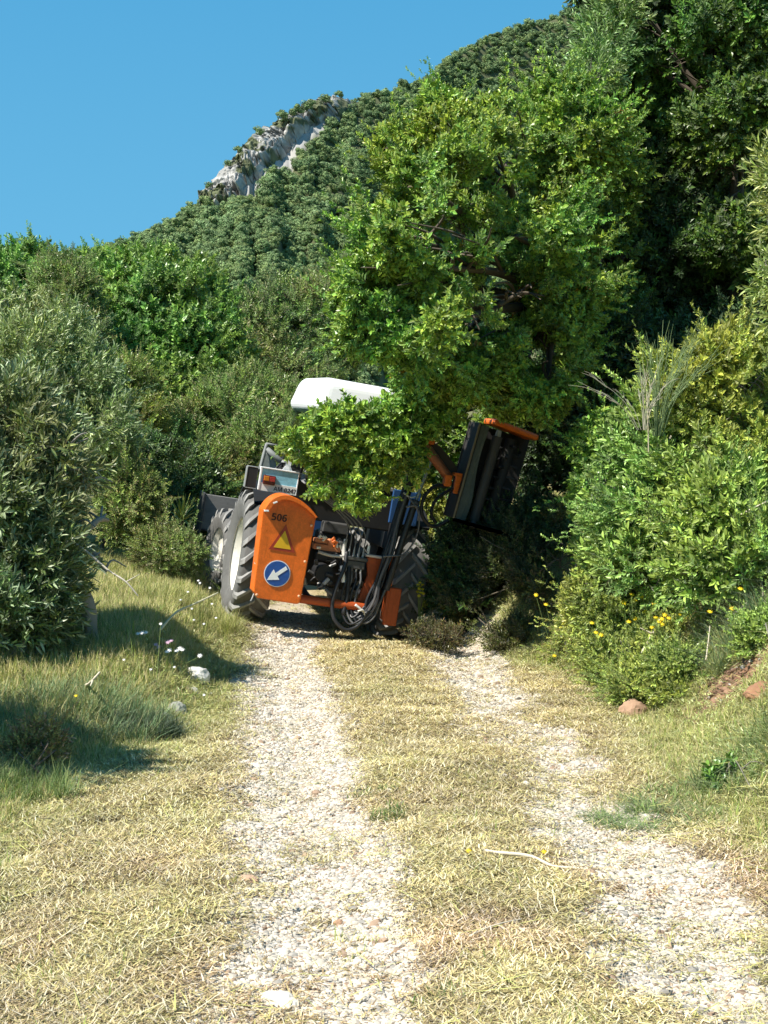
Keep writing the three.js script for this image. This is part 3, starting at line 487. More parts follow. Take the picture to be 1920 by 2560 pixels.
plant('holm_oak', 'tall dark evergreen oak in shade at the upper right', 'tree', 'dark', foot(1650, 19.5), [lobe(1580, 150, 19.5, 120, 140, 1.1), lobe(1720, 60, 19.5, 220, 180, 1.4), lobe(1880, 220, 19, 160, 220, 1.2), lobe(1560, 330, 20, 150, 160, 1.1), lobe(1730, 400, 20.2, 180, 200, 1.2), lobe(1560, 560, 20, 160, 170, 1.1), lobe(1760, 650, 20, 190, 190, 1.2), lobe(1500, 760, 19.6, 140, 130, 1.0), lobe(1660, 820, 19.4, 160, 120, 1.0), lobe(1530, -70, 19.5, 90, 60, 0.8), lobe(1900, 520, 19.6, 130, 200, 1.0), lobe(1840, 800, 19, 150, 140, 1.0), lobe(1950, -100, 18.5, 200, 200, 1.4), lobe(1680, -120, 19, 180, 130, 1.4), lobe(1640, 480, 18.8, 120, 120, 0.7), lobe(1740, 560, 18.8, 120, 130, 0.7), lobe(1640, 640, 18.6, 120, 120, 0.7)], 25000, 222, { r: 0.22, fork: 2.0, bark: barkDark, gap: 0.40, freq: 1.1, scale: 1.15, tone: 0.95 });
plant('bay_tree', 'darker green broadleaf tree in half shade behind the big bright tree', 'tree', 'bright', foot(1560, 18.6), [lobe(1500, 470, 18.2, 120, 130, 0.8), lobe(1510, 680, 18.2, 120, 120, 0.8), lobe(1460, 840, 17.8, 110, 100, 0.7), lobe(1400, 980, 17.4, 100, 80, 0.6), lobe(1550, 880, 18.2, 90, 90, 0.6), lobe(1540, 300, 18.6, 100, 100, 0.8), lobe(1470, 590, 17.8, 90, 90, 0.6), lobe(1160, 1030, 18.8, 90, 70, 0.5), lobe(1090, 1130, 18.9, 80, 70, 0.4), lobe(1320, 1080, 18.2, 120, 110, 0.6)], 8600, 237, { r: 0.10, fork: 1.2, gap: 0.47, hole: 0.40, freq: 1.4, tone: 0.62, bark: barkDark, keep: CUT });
plant('holm_oak', 'sunlit dark-leaved bough high in the upper right corner', 'tree', 'bright', foot(1830, 18.2), [lobe(1640, 60, 18.2, 130, 90, 0.7), lobe(1790, 130, 18, 130, 110, 0.7), lobe(1560, 150, 18.4, 80, 80, 0.6), lobe(1880, 60, 17.8, 100, 110, 0.6), lobe(1870, 270, 17.8, 90, 110, 0.6), lobe(1700, 230, 18.4, 90, 80, 0.5), lobe(1850, 430, 17.8, 90, 110, 0.5), lobe(1840, 600, 17.6, 90, 110, 0.5), lobe(1770, 320, 18, 80, 80, 0.5)], 7200, 238, { r: 0.09, fork: 4.2, gap: 0.50, hole: 0.42, freq: 1.5, tone: 0.5, tint: [0.8, 0.95, 1.0], bark: barkDark });
plant('willow_shoot', 'pale narrow-leaved shoots poking up beside the dark oak', 'tree', 'olive', foot(1500, 17.8), [lobe(1510, 120, 17.8, 40, 70, 0.3), lobe(1480, 190, 17.6, 35, 60, 0.3), lobe(1540, 50, 18, 40, 50, 0.3)], 520, 223, { r: 0.03, fork: 3.2, gap: 0.40, tint: [1.05, 1.1, 0.8], freq: 2 });
plant('olive_branch_tree', 'slender light olive at the right edge of the view', 'tree', 'olive', foot(2010, 10.2), [lobe(1975, 440, 10.2, 55, 60, 0.16), lobe(1985, 540, 10.1, 45, 50, 0.16), lobe(1965, 690, 10.0, 55, 45, 0.16), lobe(1990, 790, 10, 45, 40, 0.16), lobe(2090, 600, 10.2, 70, 170, 0.25)], 750, 224, { r: 0.045, fork: 2.2, bark: barkOlive, gap: 0.33, tint: [1.25, 1.25, 0.9], freq: 2.4, twigs: 4, scale: 0.75, shoot: 0.06 });
// dark undergrowth below the overhang
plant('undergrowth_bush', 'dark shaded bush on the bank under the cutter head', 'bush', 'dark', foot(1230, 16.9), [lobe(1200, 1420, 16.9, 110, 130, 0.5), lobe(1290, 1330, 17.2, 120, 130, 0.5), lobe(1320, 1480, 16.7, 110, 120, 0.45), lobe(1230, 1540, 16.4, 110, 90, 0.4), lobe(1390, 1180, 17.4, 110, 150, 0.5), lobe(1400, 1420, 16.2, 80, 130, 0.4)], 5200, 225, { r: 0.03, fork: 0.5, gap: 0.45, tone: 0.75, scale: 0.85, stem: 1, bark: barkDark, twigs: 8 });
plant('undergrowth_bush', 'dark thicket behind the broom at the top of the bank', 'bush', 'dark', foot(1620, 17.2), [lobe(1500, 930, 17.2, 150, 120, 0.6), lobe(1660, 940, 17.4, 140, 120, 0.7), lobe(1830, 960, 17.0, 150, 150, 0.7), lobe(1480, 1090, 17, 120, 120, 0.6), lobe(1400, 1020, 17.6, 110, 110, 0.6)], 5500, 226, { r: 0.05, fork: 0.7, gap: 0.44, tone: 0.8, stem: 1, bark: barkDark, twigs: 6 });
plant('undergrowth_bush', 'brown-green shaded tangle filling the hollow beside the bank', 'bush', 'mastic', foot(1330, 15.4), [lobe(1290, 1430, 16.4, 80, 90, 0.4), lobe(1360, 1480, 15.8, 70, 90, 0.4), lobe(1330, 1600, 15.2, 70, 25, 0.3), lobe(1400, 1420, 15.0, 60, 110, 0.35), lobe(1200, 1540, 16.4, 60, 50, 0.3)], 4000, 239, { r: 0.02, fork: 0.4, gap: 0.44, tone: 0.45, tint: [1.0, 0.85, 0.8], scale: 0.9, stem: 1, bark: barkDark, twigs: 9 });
// bright shrubs on the right bank
const BANKGAPS = outside([[1565, 1190, 12.6, 0.17], [1845, 1095, 12.1, 0.15], [1865, 1550, 10.9, 0.24], [1700, 1255, 12.2, 0.1], [1720, 1130, 12.2, 0.12], [1790, 1350, 11.5, 0.13], [1600, 1330, 12.5, 0.12], [1890, 1230, 11.9, 0.13], [1660, 1400, 12.1, 0.12], [1800, 1500, 11.2, 0.14], [1770, 1060, 12.3, 0.1], [1900, 1470, 11.0, 0.1]].map(([u, v, d, r]) => [at(u, v, d), r]));
plant('bank_shrub', 'largest light-green shrub at the top of the right bank', 'shrub', 'shrub', foot(1800, 12.8), [lobe(1790, 960, 12.8, 130, 110, 0.5), lobe(1890, 1010, 12.7, 110, 130, 0.5), lobe(1730, 1060, 12.6, 100, 110, 0.4), lobe(1850, 1130, 12.4, 130, 120, 0.45), lobe(1760, 1190, 12.3, 120, 110, 0.45)], 5600, 227, { keep: BANKGAPS, r: 0.035, fork: 0.5, gap: 0.47, hole: 0.40, freq: 1.8, stem: 1, warm: 0.7, twigs: 9, depth: 0.7 });
plant('bank_shrub', 'leafy shrub in the middle of the right bank below the broom', 'shrub', 'shrub', foot(1640, 12.9), [lobe(1600, 1150, 13.0, 90, 90, 0.4), lobe(1585, 1240, 12.9, 85, 95, 0.4), lobe(1660, 1290, 12.6, 120, 110, 0.45), lobe(1560, 1370, 12.9, 75, 85, 0.35), lobe(1640, 1420, 12.5, 110, 90, 0.4)], 5200, 228, { keep: BANKGAPS, r: 0.03, fork: 0.4, gap: 0.47, hole: 0.40, freq: 1.9, stem: 1, warm: 0.7, twigs: 9, depth: 0.7, tint: [1.0, 0.98, 1.05] });
plant('bank_shrub', 'shrub with glossy leaves against the right edge of the view', 'shrub', 'shrub', foot(1850, 11.6), [lobe(1830, 1290, 11.7, 120, 110, 0.4), lobe(1900, 1400, 11.4, 120, 120, 0.4), lobe(1790, 1430, 11.6, 100, 100, 0.4), lobe(1890, 1530, 11.2, 110, 90, 0.35)], 4300, 229, { keep: BANKGAPS, r: 0.03, fork: 0.4, gap: 0.47, hole: 0.40, freq: 1.9, stem: 1, warm: 0.6, twigs: 9, depth: 0.7 });
plant('bank_shrub', 'shadowy narrow shrub left of the broom on the bank edge', 'shrub', 'bright', foot(1440, 14.6), [lobe(1500, 1120, 14.8, 55, 70, 0.35), lobe(1500, 1240, 14.6, 55, 80, 0.35), lobe(1500, 1350, 14.4, 45, 70, 0.3)], 1700, 230, { r: 0.025, fork: 0.4, gap: 0.40, freq: 2.2, stem: 1, scale: 0.7, tint: [0.85, 0.9, 1] });
plant('bank_weed', 'tangle of small green weeds at the foot of the bank', 'weeds', 'shrub', foot(1580, 12.9), [lobe(1500, 1510, 13.0, 80, 90, 0.35), lobe(1590, 1560, 12.8, 100, 80, 0.35), lobe(1690, 1600, 12.3, 100, 80, 0.35), lobe(1560, 1640, 12.6, 100, 50, 0.3), lobe(1650, 1700, 11.8, 90, 50, 0.3)], 4600, 231, { r: 0.012, fork: 0.25, gap: 0.36, freq: 2.6, stem: 1, scale: 0.6, tint: [1.1, 0.95, 1.0], warm: 0.7 });
plant('bank_weed', 'low leafy weeds on the open bank above the reddish rock', 'weeds', 'shrub', foot(1650, 11.4), [lobe(1620, 1720, 11.6, 90, 50, 0.3), lobe(1690, 1740, 11.3, 70, 45, 0.3), lobe(1700, 1660, 11.4, 80, 50, 0.3)], 2300, 233, { r: 0.01, fork: 0.2, gap: 0.38, freq: 2.8, stem: 1, scale: 0.5, tint: [1.1, 0.95, 1.0], warm: 0.8, shoot: 0.08 });
plant('bank_weed', 'weedy greenery right of the red earth at the edge of the view', 'weeds', 'shrub', foot(1930, 9.3), [lobe(1925, 1600, 10.4, 50, 50, 0.2), lobe(1940, 1810, 9.0, 50, 40, 0.15)], 900, 234, { r: 0.01, fork: 0.2, gap: 0.36, freq: 2.8, stem: 1, scale: 0.55, tint: [0.9, 0.95, 1.0], shoot: 0.08 });
plant('bank_weed', 'yellowing weeds at the left foot of the bank near the dark hollow', 'weeds', 'mastic', foot(1470, 13.8), [lobe(1450, 1580, 13.9, 50, 50, 0.3), lobe(1490, 1600, 13.6, 60, 55, 0.3), lobe(1420, 1640, 14.0, 50, 30, 0.3)], 1300, 235, { r: 0.01, fork: 0.2, gap: 0.38, freq: 2.8, stem: 1, scale: 0.6, tint: [1.35, 1.2, 0.9], shoot: 0.08 });
plant('shrub', 'low dark growth at the foot of the yellow-green spiky plant', 'shrub', 'mastic', foot(450, 18.2), [lobe(440, 1390, 18.2, 70, 45, 0.3), lobe(400, 1370, 18.4, 60, 50, 0.3)], 1300, 236, { r: 0.012, fork: 0.2, gap: 0.36, scale: 0.8, stem: 1 });

// ------------------------------------------------------------------ tractor
const mottle = (() => {                                // dust and wear, laid over paint and rubber
  const S = 256, px = new Uint8Array(S * S * 4);
  for (let j = 0; j < S; j++) for (let i = 0; i < S; i++) { const a = f2(i / 26, j / 26), b = n2(i / 4, j / 4), s = n2(i / 2.2 + 70, j / 30) > 0.86 ? 0.12 : 0, v = clamp(0.82 + 0.18 * a + 0.07 * (b - 0.5) - 0.6 * s, 0, 1) * 255; px.set([v, v, v, 255], (j * S + i) * 4); }
  const t = new THREE.DataTexture(px, S, S); t.magFilter = THREE.LinearFilter; t.wrapS = t.wrapT = THREE.RepeatWrapping; t.colorSpace = THREE.SRGBColorSpace; t.needsUpdate = true; return t;
})();
const orange = mat(0.90, 0.18, 0.014, 0.48, { map: mottle, roughnessMap: mottle }), orangeDark = mat(0.50, 0.085, 0.012, 0.55, { map: mottle });
const rubber = mat(0.16, 0.155, 0.145, 0.85, { map: mottle }), lugRubber = mat(0.33, 0.32, 0.30, 0.9, { map: mottle }), black = mat(0.014, 0.014, 0.015, 0.55), blackRubber = mat(0.022, 0.022, 0.024, 0.42), steel = mat(0.30, 0.30, 0.29, 0.45, { metalness: 0.6 }), greyPaint = mat(0.30, 0.31, 0.30, 0.6, { map: mottle }), cream = mat(0.82, 0.78, 0.68, 0.5, { map: mottle }), white = mat(0.88, 0.88, 0.88, 0.35), blue = mat(0.018, 0.07, 0.20, 0.5), paleBlue = mat(0.34, 0.74, 0.92, 0.3, { map: mottle }), dirtySteel = mat(0.085, 0.083, 0.08, 0.6, { map: mottle });
const glass = new THREE.MeshPhysicalMaterial({ color: new THREE.Color().setRGB(0.75, 0.85, 0.85), roughness: 0.03, transmission: 1, thickness: 0 });
const tractor = thing('tractor', 'dusty farm tractor with white cab roof working on the track', 'tractor', TR.pos);
tractor.rotation.copy(TR.rot);
const XC = -0.13;
function makeWheel(parent, name, x, y, z, r, w, rimR, side, lugs, steer = 0, lab) {
  const g = new THREE.Group(); g.name = name; g.position.set(x, y, z); g.rotation.y = steer; parent.add(g); if (lab) g.userData.label = lab;
  const h = w / 2, pr = [[rimR, -h * 0.78], [rimR + 0.03, -h * 0.86], [lerp(rimR, r, 0.5), -h * 1.04], [r - 0.09, -h * 0.98], [r - 0.045, -h * 0.84], [r - 0.028, -h * 0.4], [r - 0.024, 0], [r - 0.028, h * 0.4], [r - 0.045, h * 0.84], [r - 0.09, h * 0.98], [lerp(rimR, r, 0.5), h * 1.04], [rimR + 0.03, h * 0.86], [rimR, h * 0.78]];
  const ty = new THREE.LatheGeometry(pr.map(([a, b]) => new THREE.Vector2(a, b)), 56); ty.rotateZ(Math.PI / 2); part(g, 'tyre', ty, rubber);
  const rp = [[rimR + 0.012, h * 0.80], [rimR + 0.025, h * 0.70], [rimR - 0.015, h * 0.66], [rimR - 0.035, h * 0.30], [rimR - 0.08, h * 0.16], [rimR * 0.5, h * 0.05], [rimR * 0.42, h * 0.14], [0.10, h * 0.16], [0.10, h * 0.42], [0.0, h * 0.44]];
  const rim = new THREE.LatheGeometry(rp.map(([a, b]) => new THREE.Vector2(a, b)), 48); rim.rotateZ(side > 0 ? -Math.PI / 2 : Math.PI / 2); part(g, 'rim', rim, cream);
  const nut = new THREE.CylinderGeometry(0.016, 0.016, 0.03, 6); nut.rotateZ(Math.PI / 2); for (let k = 0; k < 8; k++) { const a = k / 8 * 6.283, m = part(g, 'wheel_nut', nut, steel); m.position.set(side * h * 0.20, Math.cos(a) * rimR * 0.36, Math.sin(a) * rimR * 0.36); }
  // chevron lugs, one mesh each
  for (const s of [-1, 1]) {
    const N = 7, pos = [], idx = [];
    for (let i = 0; i <= N; i++) {
      const t = i / N, xx = s * lerp(-0.02, h * 1.02, t), ang = t * 0.36 * 0.8 / r, base = r - 0.03 - 0.018 * t * t - (t > 0.86 ? (t - 0.86) * 0.45 : 0), top = base + lerp(0.050, 0.042, t), hw = lerp(0.020, 0.032, t) / r;
      for (const [rr, aa] of [[base - 0.02, -hw * 1.5], [top, -hw], [top, hw], [base - 0.02, hw * 1.5]]) pos.push(xx, Math.cos(ang + aa) * rr, Math.sin(ang + aa) * rr);
    }
    for (let i = 0; i < N; i++) for (let k = 0; k < 3; k++) { const a = i * 4 + k; s > 0 ? idx.push(a, a + 4, a + 1, a + 1, a + 4, a + 5) : idx.push(a, a + 1, a + 4, a + 1, a + 5, a + 4); }
    idx.push(0, 1, 2, 0, 2, 3); const e = N * 4; idx.push(e, e + 2, e + 1, e, e + 3, e + 2);
    let lg = new THREE.BufferGeometry(); lg.setAttribute('position', new THREE.Float32BufferAttribute(pos, 3)); lg.setAttribute('uv', new THREE.Float32BufferAttribute(pos.flatMap((_, i) => i % 3 === 0 ? [pos[i] * 2, pos[i + 2] * 2] : []), 2)); lg.setIndex(idx); lg = lg.toNonIndexed(); lg.computeVertexNormals();
    for (let k = 0; k < lugs; k++) { const m = part(g, 'tread_lug', lg, lugRubber); m.rotation.x = (k + (s > 0 ? 0.5 : 0)) / lugs * 6.2832; }
  }
  return g;
}
makeWheel(tractor, 'rear_wheel', -1.07, 0.79, 0, 0.80, 0.46, 0.455, -1, 20, 0);
makeWheel(tractor, 'rear_wheel', 0.81, 0.79, 0, 0.80, 0.46, 0.455, 1, 20, 0);
makeWheel(tractor, 'front_wheel', -1.04, 0.585, -2.30, 0.585, 0.36, 0.315, -1, 16, 0.14);
makeWheel(tractor, 'front_wheel', 0.78, 0.585, -2.30, 0.585, 0.36, 0.315, 1, 16, 0.14);
{
  const T = tractor;
  const axle = cyl(0.13, 0.13, 1.5, 16); axle.rotateZ(Math.PI / 2); axle.translate(XC, 0.79, 0); part(T, 'rear_axle', axle, black);
  part(T, 'gearbox', merge([box(0.62, 0.62, 1.1, XC, 0.86, -0.25, 0.05), box(0.46, 0.30, 0.3, XC, 1.12, 0.34, 0.04), box(0.4, 0.4, 1.6, XC, 0.72, -1.4, 0.05)]), black);
  const fa = cyl(0.07, 0.07, 1.5, 12); fa.rotateZ(Math.PI / 2); fa.translate(XC, 0.58, -2.3); part(T, 'front_axle', fa, black);
  part(T, 'bonnet', box(0.72, 0.62, 1.75, XC, 1.32, -2.15, 0.12), blue);
  // rear mudguards: curved top over the tyre and a flat rear panel
  const guard = (x0, x1) => { const P = [], U = []; const N = 16; const g = new THREE.BufferGeometry(), ix = []; for (let i = 0; i <= N; i++) { const a = lerp(-1.15, 0.72, i / N), y = 0.79 + Math.cos(a) * 0.94, z = Math.sin(a) * 0.94; P.push(x0, y, z, x1, y, z, x0, y - 0.03, z, x1, y - 0.03, z); U.push(0, i / N, 1, i / N, 0, i / N, 1, i / N); } for (let i = 0; i < N; i++) { const a = i * 4, b = a + 4; ix.push(a, a + 1, b, a + 1, b + 1, b, a + 2, b + 2, a + 3, a + 3, b + 2, b + 3, a, b, a + 2, b, b + 2, a + 2, a + 1, a + 3, b + 1, b + 1, a + 3, b + 3); } g.setAttribute('position', new THREE.Float32BufferAttribute(P, 3)); g.setAttribute('uv', new THREE.Float32BufferAttribute(U, 2)); g.setIndex(ix); const q = g.toNonIndexed(); q.computeVertexNormals(); return q; };
  part(T, 'mudguard', merge([guard(-1.24, -0.80), box(0.03, 0.55, 1.2, -0.80, 1.42, -0.05)]), black);
  part(T, 'mudguard', merge([guard(0.52, 0.98), box(0.03, 0.55, 1.2, 0.53, 1.42, -0.05)]), black);
  part(T, 'rear_panel', box(0.36, 0.42, 0.04, 0.62, 1.70, 0.62, 0.02), blue, 'dark blue painted panel above the right rear tyre');
  // lit panel with lamp and number plate over the left tyre
  const lp = part(T, 'lamp_panel', box(0.46, 0.27, 0.05, -1.02, 1.785, 0.74, 0.012), paleBlue, 'pale blue dusty panel over the left rear tyre');
  const np = part(lp, 'number_plate', box(0.455, 0.10, 0.006, -1.012, 1.700, 0.769, 0.002), mat(0.86, 0.85, 0.80, 0.4));
  part(lp, 'panel_edge', merge([box(0.47, 0.016, 0.07, -1.02, 1.925, 0.745, 0.004), box(0.022, 0.27, 0.065, -1.243, 1.79, 0.745, 0.004), box(0.014, 0.27, 0.06, -0.787, 1.785, 0.745, 0.004)]), white);
  const tl = part(lp, 'tail_lamp', merge([box(0.15, 0.11, 0.045, -1.135, 1.788, 0.785, 0.012)]), mat(0.10, 0.012, 0.008, 0.3)); tl.userData.label = 'dark red and amber tail lamp on the pale blue panel';
  part(lp, 'amber_lens', box(0.062, 0.056, 0.014, -1.172, 1.803, 0.810, 0.006), mat(0.55, 0.19, 0.02, 0.2));
  part(lp, 'red_lens', box(0.066, 0.056, 0.014, -1.100, 1.800, 0.810, 0.006), mat(0.34, 0.035, 0.035, 0.2));
  part(T, 'side_bracket', merge([box(0.125, 0.24, 0.10, -1.335, 1.785, 0.70, 0.012)]), black);
  part(T, 'bracket_frame', merge([box(0.13, 0.012, 0.11, -1.335, 1.912, 0.70, 0.004), box(0.13, 0.012, 0.11, -1.335, 1.658, 0.70, 0.004), box(0.012, 0.25, 0.11, -1.405, 1.785, 0.70, 0.004)]), greyPaint);
  // grey frame, white fork bracket and round work lamp above the panel
  part(T, 'mirror_arm', merge([tube([V(-1.19, 1.88, 0.34), V(-1.17, 2.05, 0.32), V(-1.15, 2.20, 0.30)], 0.022, 0.022, 7), tube([V(-1.16, 2.205, 0.30), V(-1.03, 2.20, 0.30)], 0.016, 0.016, 6, 2), tube([V(-1.03, 2.21, 0.30), V(-1.02, 2.13, 0.30)], 0.014, 0.014, 6, 2), tube([V(-1.14, 2.14, 0.30), V(-0.96, 2.02, 0.36)], 0.036, 0.036, 8, 2), tube([V(-0.96, 2.02, 0.36), V(-0.86, 2.00, 0.40)], 0.026, 0.026, 8, 2)]), greyPaint);
  const ds = new THREE.Shape([[-1.19, 1.90], [-1.13, 2.10], [-1.09, 2.12], [-1.0, 1.98], [-0.97, 1.90]].map(([a, b]) => new THREE.Vector2(a, b))), dg = new THREE.ExtrudeGeometry(ds, { depth: 0.03, bevelEnabled: true, bevelSize: 0.008, bevelThickness: 0.006, bevelSegments: 1 }); dg.translate(0, 0, 0.24); part(T, 'mirror', dg, mat(0.36, 0.40, 0.39, 0.35, { map: mottle }));
  const ws = new THREE.Shape([[-0.985, 1.92], [-0.945, 1.985], [-0.955, 2.075], [-0.925, 2.085], [-0.915, 2.02], [-0.905, 2.085], [-0.875, 2.08], [-0.885, 1.985], [-0.845, 1.915]].map(([a, b]) => new THREE.Vector2(a, b))), wg = new THREE.ExtrudeGeometry(ws, { depth: 0.015, bevelEnabled: false }); wg.translate(0, 0, 0.66); part(T, 'fork_bracket', wg, white, 'white forked bracket standing on the lamp panel');
  const lm = new THREE.SphereGeometry(0.075, 20, 14); lm.scale(1, 1.05, 0.8); lm.translate(-0.80, 2.14, 0.5); const wl = part(T, 'work_lamp', lm, mat(0.045, 0.05, 0.05, 0.3));
  part(T, 'lamp_bracket', merge([box(0.16, 0.02, 0.05, -0.80, 2.05, 0.5), box(0.018, 0.2, 0.04, -0.715, 2.1, 0.5), tube([V(-0.70, 2.16, 0.5), V(-0.66, 2.03, 0.5), V(-0.68, 1.9, 0.5)], 0.012, 0.012, 6), box(0.2, 0.12, 0.05, -0.83, 1.98, 0.48, 0.01)]), dirtySteel);
  part(T, 'cable', merge([tube([V(-1.05, 1.92, 0.6), V(-0.98, 2.0, 0.55), V(-0.88, 1.99, 0.5), V(-0.74, 1.97, 0.5)], 0.012, 0.012, 6), tube([V(-1.0, 1.93, 0.6), V(-0.93, 1.96, 0.6), V(-0.80, 1.95, 0.55)], 0.008, 0.008, 6)]), blackRubber);
  // cab
  const cab = new THREE.Group(); cab.name = 'cab'; T.add(cab);
  const px = [[-0.82, 0.36], [0.56, 0.36], [-0.80, -1.05], [0.54, -1.05]];
  for (const [x, z] of px) part(cab, 'pillar', tube([V(x * 0.92, 1.45, z), V(x * 0.82, 2.15, z * 0.98), V(x * 0.70 - 0.02, 2.78, z * 0.9)], 0.035, 0.035, 8), black);
  part(cab, 'lower_wall', merge([box(1.34, 0.5, 0.05, XC, 1.62, 0.40, 0.02), box(0.05, 0.5, 1.35, -0.80, 1.62, -0.35, 0.02), box(0.05, 0.5, 1.35, 0.54, 1.62, -0.35, 0.02)]), black);
  part(cab, 'window_sill', merge([box(0.30, 0.05, 0.05, -0.11, 1.95, 0.46, 0.01), box(0.16, 0.05, 0.05, -0.56, 2.0, 0.46, 0.01), box(1.3, 0.05, 0.05, XC, 1.89, 0.42, 0.01)]), greyPaint);
  part(cab, 'rear_window', box(1.04, 0.80, 0.006, XC, 2.33, 0.36, 0.001), glass);
  part(cab, 'side_window', box(0.006, 0.80, 1.3, -0.655, 2.33, -0.35, 0.001), glass); part(cab, 'side_window', box(0.006, 0.80, 1.3, 0.43, 2.33, -0.35, 0.001), glass);
  part(cab, 'seat', merge([box(0.5, 0.14, 0.5, XC, 1.75, -0.15, 0.05), box(0.48, 0.6, 0.12, XC, 2.05, 0.12, 0.05)]), black);
  // white roof, domed with rounded corners
  const rs = new THREE.Shape(), a = 0.575, b = 0.86, rr = 0.18; rs.moveTo(-a + rr, -b); rs.lineTo(a - rr, -b); rs.quadraticCurveTo(a, -b, a, -b + rr); rs.lineTo(a, b - rr); rs.quadraticCurveTo(a, b, a - rr, b); rs.lineTo(-a + rr, b); rs.quadraticCurveTo(-a, b, -a, b - rr); rs.lineTo(-a, -b + rr); rs.quadraticCurveTo(-a, -b, -a + rr, -b);
  const rg = new THREE.ExtrudeGeometry(rs, { depth: 0.20, bevelEnabled: true, bevelThickness: 0.13, bevelSize: 0.12, bevelOffset: -0.12, bevelSegments: 6, curveSegments: 8 }); rg.rotateX(-Math.PI / 2); rg.translate(XC + 0.02, 2.80, -0.40);
  { const p = rg.attributes.position; for (let i = 0; i < p.count; i++) { const t = sstep(2.75, 3.12, p.getY(i)); p.setX(i, XC + (p.getX(i) - XC) * (1 - 0.13 * t)); p.setZ(i, -0.4 + (p.getZ(i) + 0.4) * (1 - 0.08 * t)); } rg.computeVertexNormals(); }
  const roof = part(T, 'cab_roof', rg, white, 'sunlit white domed cab roof');
  part(roof, 'roof_seam', box(0.86, 0.012, 0.02, XC + 0.02, 2.79, 0.462, 0.004), greyPaint);
  // hitch, links and oily clutter at the back
  part(T, 'lift_arm', tube([V(-0.48, 0.62, 0.25), V(-0.52, 0.55, 0.8), V(-0.50, 0.5, 1.1)], 0.04, 0.035, 8), black);
  part(T, 'lift_arm', tube([V(0.22, 0.62, 0.25), V(0.24, 0.55, 0.8), V(0.22, 0.5, 1.1)], 0.04, 0.035, 8), black);
  part(T, 'top_link', tube([V(XC, 1.2, 0.45), V(XC, 1.15, 0.95)], 0.03, 0.03, 8, 2), dirtySteel);
  part(T, 'coupling_block', merge([box(0.34, 0.14, 0.14, XC - 0.05, 1.32, 0.50, 0.02), box(0.5, 0.1, 0.1, XC, 0.95, 0.55, 0.02), box(0.2, 0.3, 0.1, XC + 0.2, 0.85, 0.5, 0.03)]), dirtySteel);
  // loader bucket seen past the front wheel
  const bk = new THREE.Group(); bk.name = 'front_bucket'; T.add(bk); bk.userData.label = 'grey front loader bucket beyond the left front wheel';
  const bgeo = box(2.2, 0.52, 0.03, XC - 0.06, 1.01, -3.6, 0.01); bgeo.rotateX(0); part(bk, 'back_plate', bgeo, mat(0.27, 0.26, 0.245, 0.65, { map: mottle }));
  part(bk, 'side_plate', box(0.03, 0.62, 0.55, -1.30, 0.98, -3.72, 0.01), dirtySteel); part(bk, 'side_plate', box(0.03, 0.62, 0.55, 0.92, 0.98, -3.72, 0.01), dirtySteel);
  part(bk, 'floor_plate', box(2.2, 0.03, 0.6, XC - 0.06, 0.73, -3.9, 0.01), dirtySteel);
  part(bk, 'bucket_arm', tube([V(-0.75, 0.95, -3.6), V(-0.72, 1.25, -2.9), V(-0.62, 1.75, -1.5)], 0.05, 0.055, 8), dirtySteel); part(bk, 'bucket_arm', tube([V(0.49, 0.95, -3.6), V(0.46, 1.25, -2.9), V(0.36, 1.75, -1.5)], 0.05, 0.055, 8), dirtySteel);
}
// number plate and number lettering
{
  const { FontLoader } = await import('three/addons/loaders/FontLoader.js'), { TextGeometry } = await import('three/addons/geometries/TextGeometry.js');
  const font = await new FontLoader().loadAsync('fonts/droid/droid_sans_bold.typeface.json');
  const text = (s, size, h) => { const g = new TextGeometry(s, { font, size, depth: h, curveSegments: 4 }); g.computeBoundingBox(); const b = g.boundingBox; g.translate(-(b.min.x + b.max.x) / 2, -(b.min.y + b.max.y) / 2, 0); return g; };
  const g = text('AM 0247', 0.050, 0.002); g.translate(-0.925, 1.697, 0.7725); part(tractor.children.find((c) => c.name === 'lamp_panel'), 'plate_lettering', g, mat(0.05, 0.05, 0.06, 0.6));
  globalThis.__num = text('506', 0.082, 0.003);
}

// ------------------------------------------------------------------ hedge cutter on the back of the tractor
const OFF = V(0.2, 0.4, 1.05);
const cutter = thing('hedge_cutter', 'orange hydraulic hedge cutter with raised arm mounted behind the tractor', 'hedge cutter', TR.pos.clone().add(OFF.clone().applyEuler(TR.rot)));
cutter.rotation.copy(TR.rot);
const cpart = (name, geo, m, lab) => { geo.translate(-OFF.x, -OFF.y, -OFF.z); return part(cutter, name, geo, m, lab); };
const extr = (pts, depth, z, bev = 0.006) => { const g = new THREE.ExtrudeGeometry(pts instanceof THREE.Shape ? pts : new THREE.Shape(pts.map(([a, b]) => new THREE.Vector2(a, b))), { depth, bevelEnabled: bev > 0, bevelSize: bev, bevelThickness: bev, bevelOffset: -bev, bevelSegments: 2, curveSegments: 16 }); g.translate(0, 0, z); return g; };
const sub = (parent, name, geo, m, lab) => { geo.translate(-OFF.x, -OFF.y, -OFF.z); return part(parent, name, geo, m, lab); };
